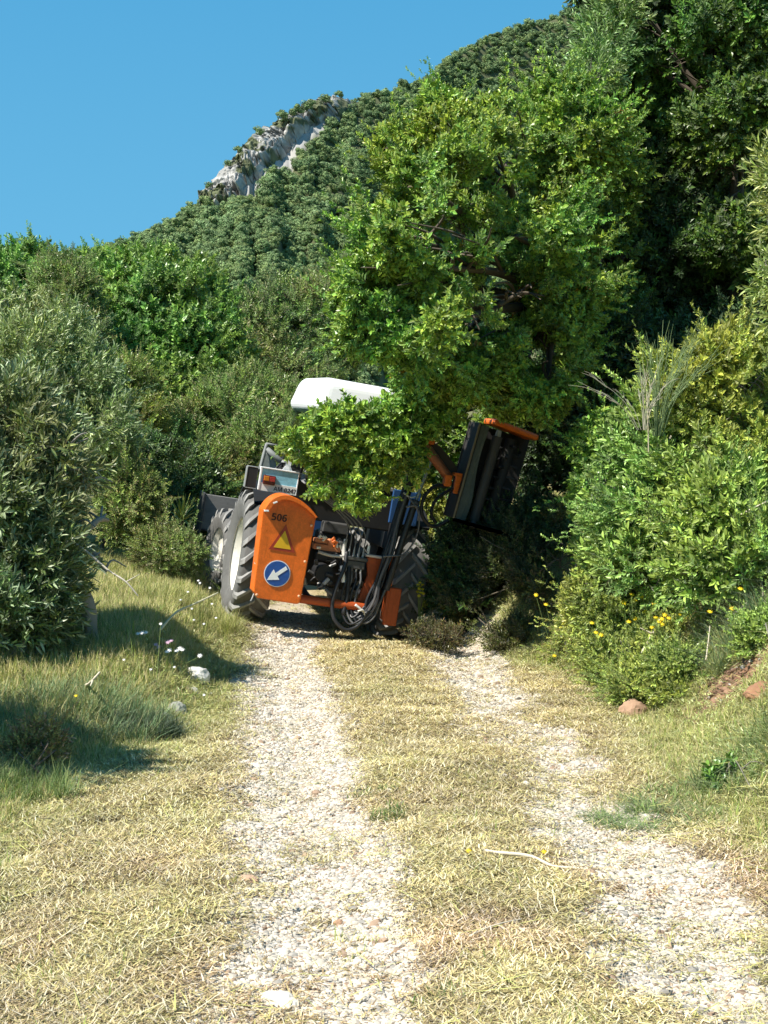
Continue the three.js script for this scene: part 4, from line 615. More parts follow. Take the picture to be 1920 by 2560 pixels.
{
  const outer = (s, k) => { s.moveTo(-1.13, 0.43); s.lineTo(-0.68, 0.42); s.quadraticCurveTo(-0.62, 0.42, -0.62, 0.48); s.lineTo(-0.60, 1.47); s.bezierCurveTo(-0.72, 1.59, -0.86, 1.67, -1.00, 1.67); s.bezierCurveTo(-1.12, 1.66, -1.20, 1.57, -1.235, 1.45); s.lineTo(-1.19, 0.50); s.closePath(); return s; };
  const gb = cpart('guard_box', extr(outer(new THREE.Shape()), 0.262, 0.984, 0.012), orange, 'orange sheet metal guard box with arched top and road signs');
  { const uv = gb.geometry.attributes.uv; for (let i = 0; i < uv.count; i++) uv.setXY(i, uv.getX(i) * 1.3, uv.getY(i) * 1.3); }
  const rim = new THREE.Shape(); rim.moveTo(-0.60, 1.47); rim.bezierCurveTo(-0.72, 1.59, -0.86, 1.67, -1.00, 1.67); rim.bezierCurveTo(-1.12, 1.66, -1.20, 1.57, -1.235, 1.45); rim.lineTo(-1.175, 1.45); rim.bezierCurveTo(-1.14, 1.55, -1.08, 1.61, -0.99, 1.615); rim.bezierCurveTo(-0.88, 1.615, -0.75, 1.56, -0.62, 1.455); rim.closePath();
  sub(gb, 'arched_lip', extr(rim, 0.075, 1.262, 0.006), orange);
  const bolt = () => new THREE.SphereGeometry(0.017, 10, 8);
  for (const [x, y] of [[-0.645, 1.36], [-0.65, 0.93], [-0.655, 0.52], [-1.15, 0.47]]) { const b = bolt(); b.scale(1, 1, 0.7); b.translate(x, y, 1.28); sub(gb, 'bolt', b, mat(0.75, 0.40, 0.22, 0.4)); }
  for (const [x, y, r] of [[-1.205, 1.455, 0.1], [-1.12, 1.565, 0.5]]) { const b = box(0.055, 0.022, 0.05, 0, 0, 0, 0.005); b.rotateZ(r); b.translate(x, y, 1.32); sub(gb, 'lip_clip', b, white); }
  sub(gb, 'drain_pin', tube([V(-1.17, 0.47, 1.2), V(-1.19, 0.40, 1.22), V(-1.2, 0.38, 1.22)], 0.01, 0.01, 6), steel);
  // triangular warning sign
  const ts = sub(gb, 'warning_sign', extr([[-0.94, 1.325], [-1.095, 1.015], [-0.785, 1.015]], 0.004, 1.262, 0), mat(0.34, 0.035, 0.012, 0.5), 'red triangle warning sign with plain yellow centre');
  sub(ts, 'yellow_centre', extr([[-0.94, 1.255], [-1.043, 1.045], [-0.837, 1.045]], 0.003, 1.2665, 0), mat(0.72, 0.42, 0.012, 0.5));
  // round keep-left sign
  const disc = (r, z) => { const g = new THREE.CylinderGeometry(r, r, 0.004, 40); g.rotateX(Math.PI / 2); g.translate(-0.95, 0.745, z); return g; };
  const as = sub(gb, 'arrow_sign', disc(0.156, 1.265), mat(0.78, 0.80, 0.82, 0.45), 'round blue sign with white arrow pointing down left');
  sub(as, 'blue_face', disc(0.146, 1.2685), mat(0.012, 0.095, 0.40, 0.45, { map: mottle }));
  const ar = [[-0.108, -0.088], [-0.050, 0.046], [-0.022, 0.004], [0.086, 0.100], [0.112, 0.066], [0.006, -0.026], [0.036, -0.066]].map(([x, y]) => [x - 0.95, y + 0.745]);
  sub(as, 'white_arrow', extr(ar, 0.003, 1.2712, 0), mat(0.85, 0.86, 0.86, 0.45));
  const ng = globalThis.__num; ng.translate(-1.03, 1.395, 1.262); sub(gb, 'number_lettering', ng, mat(0.05, 0.008, 0.004, 0.6));
  for (const [y, h] of [[1.34, 0.18], [0.92, 0.22]]) { const b = box(0.004, h, 0.09, -1.222 + (1.34 - y) * 0.045, y, 1.12, 0.001); b.rotateY(0); sub(gb, 'scuffed_sticker', b, mat(0.7, 0.68, 0.66, 0.6, { map: mottle })); }
  // frame
  const beam = cyl(0.052, 0.052, 0.95, 16); beam.rotateZ(Math.PI / 2); beam.translate(-0.12, 0.47, 1.1); cpart('cross_beam', beam, orangeDark);
  cpart('frame_post', extr([[0.10, 0.46], [0.33, 0.46], [0.40, 0.75], [0.42, 1.06], [0.14, 1.07], [0.19, 0.85]], 0.05, 0.98), orangeDark);
  cpart('post_cap', box(0.30, 0.03, 0.10, 0.27, 1.085, 1.0, 0.01), mat(0.8, 0.62, 0.5, 0.5));
  const side = cpart('side_plate', box(0.045, 0.36, 0.2, 0.45, 0.95, 1.06, 0.012), orange);
  cpart('stand_leg', merge([box(0.17, 0.46, 0.05, 0.52, 0.53, 1.14, 0.02), box(0.05, 0.40, 0.14, 0.445, 0.55, 1.1, 0.02)]), orangeDark, 'orange stabiliser leg beside the right tyre');
  // valve block with its row of lever cables
  const vb = cpart('valve_block', merge([box(0.30, 0.045, 0.10, 0.0, 1.03, 1.03, 0.01), box(0.26, 0.10, 0.09, 0.0, 0.955, 1.02, 0.015)]), dirtySteel);
  for (let k = 0; k < 4; k++) { const c = cyl(0.016, 0.006, 0.13, 10); c.translate(-0.085 + k * 0.058, 1.115, 1.03); sub(vb, 'cable_boot', c, mat(0.34, 0.34, 0.33, 0.6)); const f = cyl(0.014, 0.014, 0.05, 8); f.translate(-0.085 + k * 0.058, 0.885, 1.05); sub(vb, 'hose_fitting', f, steel); }
  const v2 = cpart('pump_block', merge([box(0.34, 0.07, 0.10, -0.34, 1.10, 0.90, 0.01), box(0.16, 0.05, 0.12, -0.42, 1.17, 0.88, 0.01), box(0.12, 0.09, 0.1, -0.28, 1.165, 0.9, 0.02)]), mat(0.60, 0.22, 0.09, 0.55, { map: mottle }));
  const RR = rng(606);
  for (let k = 0; k < 9; k++) { const g = k % 2 ? cyl(0.014, 0.018, 0.05 + 0.04 * RR(), 8) : box(0.05, 0.03, 0.04, 0, 0, 0, 0.006); g.rotateZ((RR() - 0.5) * 2); g.translate(-0.48 + 0.33 * RR(), 1.07 + 0.17 * RR(), 0.97 + 0.02 * RR()); sub(v2, 'pipe_fitting', g, k % 3 ? mat(0.72, 0.70, 0.64, 0.5) : orange); }
  cpart('steel_pipe', merge([tube([V(-0.45, 1.04, 0.98), V(-0.3, 1.02, 1.0), V(-0.15, 1.03, 1.03)], 0.018, 0.018, 8), tube([V(-0.14, 1.24, 0.98), V(-0.145, 1.1, 1.0), V(-0.12, 0.98, 1.05)], 0.022, 0.030, 8)]), mat(0.50, 0.48, 0.44, 0.5));
  for (let k = 0; k < 30; k++) { const x = -0.52 + 0.46 * RR(), y = 0.56 + 0.42 * RR(), z = 0.72 + 0.2 * RR(), g = k % 3 === 0 ? cyl(0.02, 0.02, 0.06 + 0.05 * RR(), 8) : k % 3 === 1 ? box(0.03 + 0.08 * RR(), 0.03 + 0.03 * RR(), 0.05, 0, 0, 0, 0.006) : tube([V(0, 0, 0), V(0.05, 0.06 * RR(), 0.02), V(0.13, 0.05 * (RR() - 0.5), 0.03)], 0.012, 0.012, 6); if (k % 3 < 2) g.rotateZ(RR() * 3); g.translate(x, y, z); cpart(k % 3 === 2 ? 'oil_pipe' : 'oil_fitting', g, [steel, dirtySteel, blackRubber, mat(0.55, 0.54, 0.52, 0.4)][Math.floor(RR() * 4)]); }
  const mo = cyl(0.11, 0.11, 0.30, 18); mo.rotateX(Math.PI / 2); mo.translate(-0.30, 0.78, 0.72); cpart('oil_pump', mo, black);
  cpart('oil_cylinder', (() => { const g = cyl(0.026, 0.026, 0.20, 10); g.rotateZ(0.25); g.translate(-0.13, 0.83, 1.07); return g; })(), white);
  // lever cables arching from the cab to the valve block
  for (let k = 0; k < 4; k++) { const e = V(-0.085 + k * 0.058, 1.17, 1.03); cpart('lever_cable', tube([V(-0.50 + 0.02 * k, 1.98, 0.62), V(-0.66, 2.0, 0.72), V(-0.73 - 0.012 * k, 1.88 - 0.01 * k, 0.86), V(-0.62, 1.74 + 0.014 * k, 0.98), V(-0.38 + 0.02 * k, 1.60 + 0.012 * k, 1.04), V(-0.16 + 0.045 * k, 1.42 + 0.015 * k, 1.06), e.clone().add(V(-0.005, 0.12, 0.01)), e], 0.0085, 0.0085, 6, 36), mat(0.16, 0.16, 0.165, 0.4)); }
  cpart('lever_cable', tube([V(-0.72, 1.84, 0.90), V(-0.55, 1.70, 0.99), V(-0.33, 1.60, 1.02), V(-0.18, 1.46, 1.03), V(-0.14, 1.3, 1.02), V(-0.145, 1.2, 1.0)], 0.009, 0.008, 6, 30), mat(0.16, 0.16, 0.165, 0.4));
  // mast, rams and arm
  cpart('mast', tube([V(0.30, 0.46, 1.02), V(0.42, 1.3, 1.0), V(0.56, 2.40, 1.0)], 0.075, 0.06, 10), black);
  cpart('lift_ram', tube([V(0.40, 0.72, 1.18), V(0.575, 1.80, 1.18)], 0.042, 0.042, 14, 2), blackRubber);
  cpart('ram_rod', tube([V(0.575, 1.80, 1.18), V(0.70, 2.34, 1.16)], 0.020, 0.020, 12, 2), mat(0.30, 0.32, 0.30, 0.35, { metalness: 0.5 }));
  cpart('ram_collar', tube([V(0.568, 1.76, 1.18), V(0.582, 1.84, 1.18)], 0.052, 0.052, 12, 2), dirtySteel);
  cpart('arm_joint', merge([box(0.12, 0.14, 0.16, 0.56, 2.46, 1.1, 0.02), box(0.10, 0.05, 0.05, 0.44, 2.50, 1.2, 0.01), box(0.10, 0.06, 0.06, 0.64, 2.55, 1.18, 0.015)]), orange);
  cpart('cutter_arm', tube([V(0.58, 2.50, 1.18), V(0.94, 2.16, 1.18)], 0.062, 0.058, 4, 2), mat(0.42, 0.14, 0.06, 0.6, { map: mottle }));
  cpart('arm_end', box(0.09, 0.14, 0.1, 0.92, 2.13, 1.2, 0.015), orange);
  cpart('arm_plate', extr([[0.64, 2.58], [0.80, 2.52], [1.06, 2.30], [1.06, 2.18], [0.86, 2.22]], 0.03, 1.05), mat(0.055, 0.038, 0.026, 0.7));
  cpart('head_bracket', merge([box(0.10, 0.22, 0.05, 1.06, 2.10, 1.22, 0.01), box(0.12, 0.04, 0.12, 1.05, 2.22, 1.18, 0.01)]), orange);
  // hose bundle down the mast
  for (let k = 0; k < 9; k++) { const a = RR(), b = RR(), c = RR(), z = 1.10 + 0.09 * RR(); cpart('hydraulic_hose', tube([V(0.44 + 0.05 * a, 1.94 - 0.05 * b, z), V(0.36 + 0.06 * b, 1.55, z + 0.02), V(0.30 + 0.10 * c, 1.15, z + 0.05), V(0.24 + 0.12 * a, 0.82, z + 0.04), V(0.16 + 0.16 * b, 0.55, z + 0.06 * c), V(0.04 + 0.20 * c, 0.32 + 0.08 * a, 1.16), V(-0.02 + 0.1 * b, 0.45, 1.05)], 0.012 + 0.005 * c, 0.012 + 0.005 * c, 7, 30), k % 4 === 1 ? mat(0.10, 0.095, 0.095, 0.45) : blackRubber); }
  for (let k = 0; k < 4; k++) { const x = -0.085 + k * 0.058; cpart('hydraulic_hose', tube([V(x, 0.88, 1.05), V(x + 0.012, 0.78, 1.08), V(x - 0.02, 0.62, 1.10), V(x - 0.01, 0.44, 1.12), V(x + 0.10, 0.26 + 0.012 * k, 1.2), V(x + 0.26 - 0.02 * k, 0.36, 1.2), V(0.36, 0.62, 1.2), V(0.42, 0.9, 1.2)], 0.013, 0.013, 7, 34), k % 2 ? mat(0.12, 0.12, 0.12, 0.4) : blackRubber); }
  cpart('drop_hose', tube([V(-0.115, 1.10, 1.04), V(-0.13, 0.92, 1.10), V(-0.19, 0.70, 1.14), V(-0.215, 0.45, 1.16), V(-0.16, 0.28, 1.2), V(-0.02, 0.19, 1.22), V(0.12, 0.25, 1.2), V(0.22, 0.45, 1.2)], 0.026, 0.022, 9, 40), blackRubber, 'thick black hose hanging in front of the valve block');
  cpart('drop_hose', tube([V(-0.06, 0.92, 1.06), V(-0.04, 0.60, 1.1), V(-0.06, 0.35, 1.14)], 0.03, 0.028, 9), black);
  cpart('hose_tie', merge([tube([V(0.28, 1.12, 1.24), V(0.42, 1.15, 1.26), V(0.55, 1.18, 1.18), V(0.66, 1.42, 1.2), V(0.62, 1.70, 1.24), V(0.48, 1.86, 1.2)], 0.011, 0.011, 6, 24), tube([V(0.46, 1.74, 1.22), V(0.56, 1.77, 1.25), V(0.62, 1.75, 1.2)], 0.014, 0.014, 6)]), mat(0.13, 0.13, 0.14, 0.4));
  cpart('rag_tie', merge([tube([V(0.05, 0.5, 1.2), V(0.12, 0.46, 1.22), V(0.18, 0.42, 1.22)], 0.018, 0.01, 5), tube([V(0.09, 0.43, 1.22), V(0.15, 0.45, 1.23), V(0.2, 0.36, 1.2)], 0.012, 0.008, 5), tube([V(0.42, 1.90, 1.16), V(0.50, 1.86, 1.2), V(0.58, 1.88, 1.18)], 0.012, 0.006, 5)]), mat(0.62, 0.60, 0.55, 0.8));
  cpart('head_hose', merge([tube([V(0.92, 2.06, 1.2), V(0.78, 2.04, 1.22), V(0.67, 1.90, 1.22), V(0.66, 1.72, 1.22), V(0.74, 1.60, 1.22), V(0.86, 1.56, 1.2), V(1.02, 1.66, 1.2)], 0.024, 0.024, 8, 30), tube([V(1.04, 2.06, 1.2), V(0.92, 1.98, 1.2), V(0.82, 1.86, 1.18), V(0.80, 1.70, 1.18), V(0.88, 1.60, 1.18)], 0.02, 0.02, 8, 24)]), black);
  // flail head, turned upright against the hedge
  const hd = new THREE.Group(); hd.name = 'flail_head'; hd.userData.label = 'black flail head turned upright with orange top plate'; cutter.add(hd);
  hd.position.set(1.06, 1.70, 1.28).sub(OFF); hd.rotation.z = -0.115; hd.rotation.y = 0.0;
  const flapG = (() => { const P = [], U = [], I = [], N = 30; for (let i = 0; i <= N; i++) { const t = i / N, w = 0.115 + 0.020 * Math.sin(t * 7) - 0.03 * t; for (const [x, z] of [[0, 0.05], [w * 0.5, 0.075], [w, 0.07 + 0.012 * Math.sin(t * 11)], [w, 0.055], [0, 0.03]]) { P.push(x, t * 1.16, z); U.push(x * 4, t * 2); } } for (let i = 0; i < N; i++) for (let k = 0; k < 4; k++) { const a = i * 5 + k; I.push(a, a + 1, a + 5, a + 1, a + 6, a + 5); } const g = new THREE.BufferGeometry(); g.setAttribute('position', new THREE.Float32BufferAttribute(P, 3)); g.setAttribute('uv', new THREE.Float32BufferAttribute(U, 2)); g.setIndex(I); const q = g.toNonIndexed(); q.computeVertexNormals(); return q; })();
  part(hd, 'rubber_flap', flapG, mat(0.10, 0.115, 0.095, 0.75, { map: mottle, side: THREE.DoubleSide }));
  part(hd, 'hood', merge([box(0.03, 1.18, 0.42, -0.02, 0.59, -0.15, 0.01), box(0.80, 1.18, 0.03, 0.38, 0.59, -0.36, 0.01), (() => { const g = box(0.22, 1.18, 0.03, 0.06, 0.59, -0.30, 0.01); return g; })()]), mat(0.03, 0.027, 0.025, 0.8, { map: mottle }));
  part(hd, 'hood_edge', tube([V(-0.03, 0.0, 0.07), V(-0.035, 1.18, 0.07)], 0.014, 0.014, 6, 2), mat(0.22, 0.17, 0.10, 0.7));
  const ro = cyl(0.062, 0.062, 1.04, 20); ro.translate(0.235, 0.56, 0.03); part(hd, 'rear_roller', ro, mat(0.06, 0.05, 0.042, 0.6, { map: mottle }));
  const rt = cyl(0.07, 0.07, 1.06, 16); rt.translate(0.48, 0.58, -0.16); part(hd, 'rotor', rt, mat(0.018, 0.017, 0.016, 0.7));
  for (let k = 0; k < 22; k++) { const a = k * 2.2, g = box(0.05, 0.03, 0.12, 0, 0, 0.11, 0.008); g.rotateY(a); g.translate(0.48, 0.10 + k * 0.046, -0.16); part(hd, 'flail_blade', g, black); }
  const ep = (y, m, name, lab) => { const g = extr([[-0.03, -0.37], [0.70, -0.37], [0.80, -0.20], [0.74, 0.02], [0.40, 0.12], [0.02, 0.10]], 0.03, 0); g.rotateX(Math.PI / 2); g.scale(1, 1, -1); g.rotateY(0); g.translate(0, y, 0); part(hd, name, g, m, lab); };
  ep(0.0, dirtySteel, 'end_plate');
  const topG = merge([box(0.60, 0.075, 0.42, 0.44, 1.24, -0.16, 0.03)]); { const p = topG.attributes.position; for (let i = 0; i < p.count; i++) p.setY(i, p.getY(i) - Math.max(0, p.getX(i) - 0.3) * 0.08); topG.computeVertexNormals(); } part(hd, 'top_plate', topG, orange, 'orange end plate at the top of the flail head');
  part(hd, 'roller_bearing', (() => { const g = cyl(0.04, 0.03, 0.09, 12); g.translate(0.235, 1.11, 0.03); return g; })(), mat(0.35, 0.33, 0.28, 0.5));
  part(hd, 'lower_bearing', (() => { const g = cyl(0.035, 0.035, 0.10, 12); g.translate(0.235, 0.0, 0.04); return g; })(), dirtySteel);
}

// ------------------------------------------------------------------ rocks, sticks, grass tufts, flowers
function rock(label, p, sx, sy, sz, seed, col, name = 'rock', flat = 0) {
  const g = new THREE.IcosahedronGeometry(1, 4), a = g.attributes.position;
  for (let i = 0; i < a.count; i++) { const v = V().fromBufferAttribute(a, i), s = 0.72 + 0.5 * n3(v.x * 1.2 + seed, v.y * 1.2 + 3, v.z * 1.2 + 9) + 0.22 * n3(v.x * 3.5 + seed, v.y * 3.5, v.z * 3.5) + 0.06 * n3(v.x * 11 + seed, v.y * 11, v.z * 11); const q = (w, st) => Math.round(w / st) * st * 0.35 + w * 0.65; a.setXYZ(i, q(v.x * s, 0.3) * sx, q(v.y * s, 0.25) * sy, q(v.z * s, 0.3) * sz); }
  const cols = []; for (let i = 0; i < a.count; i++) { const k = 0.72 + 0.5 * f3(a.getX(i) * 22, a.getY(i) * 22, a.getZ(i) * 22 + seed); cols.push(col[0] * k, col[1] * k, col[2] * k); }
  g.setAttribute('color', new THREE.Float32BufferAttribute(cols, 3)); g.computeVertexNormals();
  const m = solo(name, g, new THREE.MeshStandardMaterial({ vertexColors: true, roughness: 0.95 }), label, 'rock'); m.position.copy(p).add(V(0, sy * 0.25, 0)); m.rotation.y = seed; return m;
}
rock('large pale limestone rock with cracks on the left verge', gp(492, 1705), 0.125, 0.095, 0.10, 1.3, [0.60, 0.58, 0.53]);
rock('smaller pale stone just below the large limestone rock', gp(478, 1735), 0.06, 0.045, 0.05, 2.7, [0.56, 0.54, 0.47]);
rock('small white stone right of the large limestone rock', gp(521, 1741), 0.04, 0.03, 0.035, 3.1, [0.62, 0.60, 0.55]);
rock('grey lichen-covered rock beside the dark grass tuft', gp(440, 1785), 0.10, 0.075, 0.09, 4.9, [0.30, 0.30, 0.25]);
rock('grey stone half hidden at the edge of the dark grass tuft', gp(408, 1802), 0.07, 0.05, 0.06, 5.2, [0.36, 0.35, 0.30]);
rock('reddish brown round rock at the foot of the right bank', gp(1585, 1790), 0.105, 0.095, 0.09, 6.4, [0.40, 0.25, 0.16]);
rock('dark red clod of earth at the right edge of the bank', gp(1905, 1745), 0.10, 0.08, 0.09, 7.7, [0.30, 0.155, 0.085], 'earth_clod');
rock('broad flat whitish stone in the left rut at the bottom edge', gp(700, 2510), 0.07, 0.030, 0.045, 8.8, [0.64, 0.59, 0.50]);
rock('small reddish stone on the left side of the left rut', gp(622, 2205), 0.040, 0.024, 0.03, 9.3, [0.46, 0.30, 0.20]);
rock('reddish-brown pebble in the middle of the left rut', gp(845, 2312), 0.022, 0.014, 0.016, 10.3, [0.42, 0.25, 0.15]);
[[40, 1640, 0.12, 'pale rubble stone behind the olive at the left edge'], [95, 1622, 0.10, 'pale rubble stone between the olive trunks'], [20, 1590, 0.14, 'largest pale rubble stone under the olive branches']].forEach(([u, v, r, l], i) => rock(l, gp(u, v), r, r * 0.7, r * 0.8, 12 + i, [0.56, 0.54, 0.5]));
// sticks and dead stems
function stick(name, label, category, pts, r0, r1, m = paleWood, twigs = []) {
  const b = pts[0].clone(), g = thing(name, label, category, b), L = (p) => p.clone().sub(b);
  part(g, 'stem', tube(pts.map(L), r0, r1, 7, 0, 0.5), m);
  for (const t of twigs) part(g, 'twig', tube(t.map(L), r1 * 1.1, r1 * 0.4, 5), m);
  return g;
}
const G = (u, v, h = 0.012) => gp(u, v).add(V(0, h, 0));
stick('bent_stick', 'bent white peeled stick lying on the middle of the track', 'stick', [G(1200, 2132), G(1240, 2146, 0.03), G(1330, 2160, 0.03), G(1380, 2178, 0.025), G(1470, 2180)], 0.010, 0.006);
stick('twig', 'thin straight twig lying across the right rut', 'stick', [G(1290, 2028), G(1360, 2048), G(1420, 2058)], 0.006, 0.004);
stick('dead_branch', 'long brown dead branch lying flat below the right bank', 'stick', [G(1630, 2098), G(1720, 2094, 0.02), G(1830, 2080, 0.02)], 0.009, 0.005, deadWood);
stick('grass_stalk', 'long pale grass stalk across the lower track', 'stalk', [G(1130, 2372), G(1230, 2335, 0.03), G(1330, 2300)], 0.004, 0.003);
stick('leaning_stem', 'thick pale dead stem leaning on the right bank', 'stem', [G(1545, 1745), at(1585, 1672, 11.9), at(1612, 1620, 12.0), at(1650, 1550, 12.1)], 0.019, 0.012, paleWood, [[at(1612, 1620, 12.0), at(1640, 1605, 11.95), at(1680, 1590, 11.9)], [at(1630, 1585, 12.05), at(1600, 1570, 12.0)]]);
stick('arching_stem', 'long bare stem arching from the olive across the grass', 'stem', [at(400, 1575, 12.6), at(440, 1532, 12.8), at(490, 1508, 13.0), at(545, 1482, 13.2)], 0.013, 0.007, mat(0.5, 0.47, 0.30, 0.8));
stick('bare_branch', 'pale bare branch curving down out of the olive tree', 'branch', [at(150, 1340, 12.0), at(205, 1370, 11.9), at(270, 1425, 11.85), at(315, 1455, 11.8), at(345, 1490, 11.8)], 0.012, 0.006, mat(0.5, 0.45, 0.36, 0.8), [[at(315, 1455, 11.8), at(350, 1435, 11.8)]]);
stick('broken_stick', 'short broken forked stick in the blue-green grass', 'stick', [G(215, 1745, 0.1), at(232, 1700, 10.3), at(250, 1680, 10.3)], 0.012, 0.007, paleWood, [[at(232, 1700, 10.3), at(226, 1715, 10.25)]]);
stick('dead_stick', 'straight pale dead stem in the middle shrub of the bank', 'stem', [at(1650, 1180, 12.25), at(1662, 1135, 12.25), at(1678, 1090, 12.3)], 0.012, 0.009);
stick('broken_branch', 'splintered white branch end on the right bank shrubs', 'branch', [at(1668, 1252, 12.0), at(1695, 1230, 11.95), at(1735, 1212, 11.95)], 0.018, 0.007, mat(0.68, 0.62, 0.52, 0.8), [[at(1695, 1230, 11.95), at(1720, 1205, 11.9)]]);
stick('dry_cane', 'thin dry cane sticking out at the right edge of the bank', 'stem', [at(1845, 1290, 11.1), at(1880, 1272, 11.05), at(1925, 1250, 11.0)], 0.008, 0.006);
stick('upright_twig', 'thin white upright twig beside the red earth', 'stem', [at(1765, 1650, 10.9), at(1770, 1610, 10.95), at(1775, 1565, 11.0)], 0.006, 0.004);
{ // dead sticks of the undergrowth, in the shade under the flail head
  const R = rng(303), labs = ['long dead stick slanting down in the dark undergrowth', 'thin dead stick lying level in the dark undergrowth', 'lower level dead stick just under the first', 'crooked dead stick crossing the dark hollow', 'dead stick pointing up to the right in the hollow', 'fine dead stick low in the shaded hollow'];
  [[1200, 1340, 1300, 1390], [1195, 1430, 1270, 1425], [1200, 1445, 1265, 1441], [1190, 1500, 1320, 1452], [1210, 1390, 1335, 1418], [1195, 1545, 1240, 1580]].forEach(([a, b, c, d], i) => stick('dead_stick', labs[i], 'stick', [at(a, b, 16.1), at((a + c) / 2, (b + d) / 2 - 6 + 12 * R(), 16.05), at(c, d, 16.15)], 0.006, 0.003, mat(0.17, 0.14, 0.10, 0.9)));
}
// broom: green and dry switches
function broom(label, u, v, d, n, spreadU, hgt, seed, m, lean = 0) {
  const b = at(u, v, d); b.y = Math.max(b.y, H(b.x, b.z) - 0.02); const g = thing('broom_plant', label, 'broom', b), R = rng(seed), list = [];
  for (let i = 0; i < n; i++) { const a = R() * 6.28, s = spreadU * (0.3 + R()), h = hgt * (0.5 + 0.6 * R()), x = Math.cos(a) * s + lean * h, z = Math.sin(a) * s * 0.6; const e = V(x, h, z), st = V(x * 0.1, 0, z * 0.1); list.push(tube([st, V(x * 0.35, h * 0.5, z * 0.4), e], 0.0034, 0.0014, 4, 6)); for (let k = 0; k < 3; k++) { const q = V(x * 0.35, h * 0.5, z * 0.4).lerp(e, 0.8 * R()), f = q.clone().add(V((x + (R() - 0.5) * 0.4) * 0.35, h * 0.25 * (0.5 + R()), (R() - 0.5) * 0.15)); list.push(tube([q, q.clone().lerp(f, 0.5).add(V(0, 0.02, 0)), f], 0.003, 0.0014, 3, 4)); } }
  part(g, 'switches', merge(list), m).userData.kind = 'stuff'; return g;
}
broom('green broom with fine rushy switches at the top of the bank', 1640, 1090, 12.1, 46, 0.36, 0.85, 41, mat(0.17, 0.24, 0.10, 0.8), 0.25);
broom('dry grey broom skeleton spreading left from the bank top', 1610, 1075, 12.0, 15, 0.40, 0.5, 42, mat(0.42, 0.40, 0.30, 0.85), -0.45);
broom('pale two-stemmed dead broom standing in the bank shrubs', 1622, 1130, 12.0, 3, 0.07, 0.8, 43, mat(0.55, 0.48, 0.33, 0.8), -0.05);
// grass tufts of their own
function tuft(label, u, v, r, len, n, tints, seed, o = {}) {
  const b = gp(u, v), g = thing('grass_tuft', label, 'grass tuft', b), R = rng(seed), geo = [0, 1].map(() => bladeClump(R, 22, { len, wid: o.wid ?? 0.005, lean: o.lean ?? 0.45, vary: 0.7, spread: 0.05, lift: 0, bend: o.bend ?? 0.35, tints })), lists = [[], []];
  for (let i = 0; i < n; i++) { const a = R() * 6.28, q = Math.sqrt(R()) * r, x = b.x + Math.cos(a) * q * 1.2, z = b.z + Math.sin(a) * q, s = 0.6 + 0.6 * R(), k = 0.75 + 0.5 * R(); lists[i % 2].push({ p: V(x - b.x, H(x, z) - b.y - 0.01, z - b.z), q: qEuler(0, R() * 6.3, 0), s: V(s, s, s), c: [k, k, k] }); }
  lists.forEach((l, k) => stuff('blades', geo[k], grassMat, l, null, null, g)); return g;
}
const blueG = [[0.17, 0.28, 0.12], [0.13, 0.24, 0.09], [0.22, 0.32, 0.14], [0.30, 0.35, 0.13], [0.42, 0.40, 0.18]], midG = [[0.17, 0.27, 0.06], [0.13, 0.22, 0.05], [0.24, 0.31, 0.09]], darkG = [[0.06, 0.11, 0.04], [0.045, 0.09, 0.03]];
tuft('broad patch of blue-green grass under the olive tree', 150, 1800, 0.66, 0.23, 230, blueG, 51, { lean: 0.6 });
tuft('blue-green grass tuft between olive trunk and dark tuft', 270, 1760, 0.42, 0.22, 120, blueG, 52, { lean: 0.6 });
tuft('dark shaded grass tuft bulging over the verge', 352, 1835, 0.24, 0.22, 120, darkG, 53, { bend: 0.6 });
tuft('tall green grass at the lower left edge of the view', 20, 1990, 0.34, 0.26, 90, midG, 54);
tuft('yellowing long grass on the bank left of the rear tyre', 470, 1530, 0.50, 0.26, 190, [[0.40, 0.40, 0.12], [0.32, 0.36, 0.09], [0.5, 0.46, 0.2]], 55);
tuft('long seeding grass beside the front wheel', 430, 1440, 0.42, 0.36, 130, [[0.44, 0.42, 0.16], [0.34, 0.36, 0.10], [0.5, 0.44, 0.22]], 56);
tuft('fresh green grass hanging over the bank at the right edge', 1890, 1900, 0.30, 0.24, 150, [[0.24, 0.34, 0.09], [0.30, 0.37, 0.11], [0.18, 0.28, 0.07]], 57, { bend: 0.8 });
tuft('green grass below the bank in front of the dark gap', 1760, 2010, 0.40, 0.13, 120, [[0.24, 0.34, 0.09], [0.34, 0.38, 0.12], [0.18, 0.28, 0.07]], 58, { lean: 0.9 });
tuft('green grass patch on the right verge', 1640, 2050, 0.32, 0.13, 90, midG, 59, { lean: 1.0 });
tuft('wispy grass on the upper right bank', 1890, 1580, 0.30, 0.40, 110, blueG, 60, { bend: 0.6 });
tuft('small green tuft in the middle strip of the track', 980, 2040, 0.14, 0.07, 26, midG, 61);
tuft('small sprig of green grass low on the middle strip', 1110, 2500, 0.07, 0.07, 12, midG, 62);
tuft('green tuft by the right edge of the left rut', 935, 1985, 0.12, 0.06, 22, midG, 63);
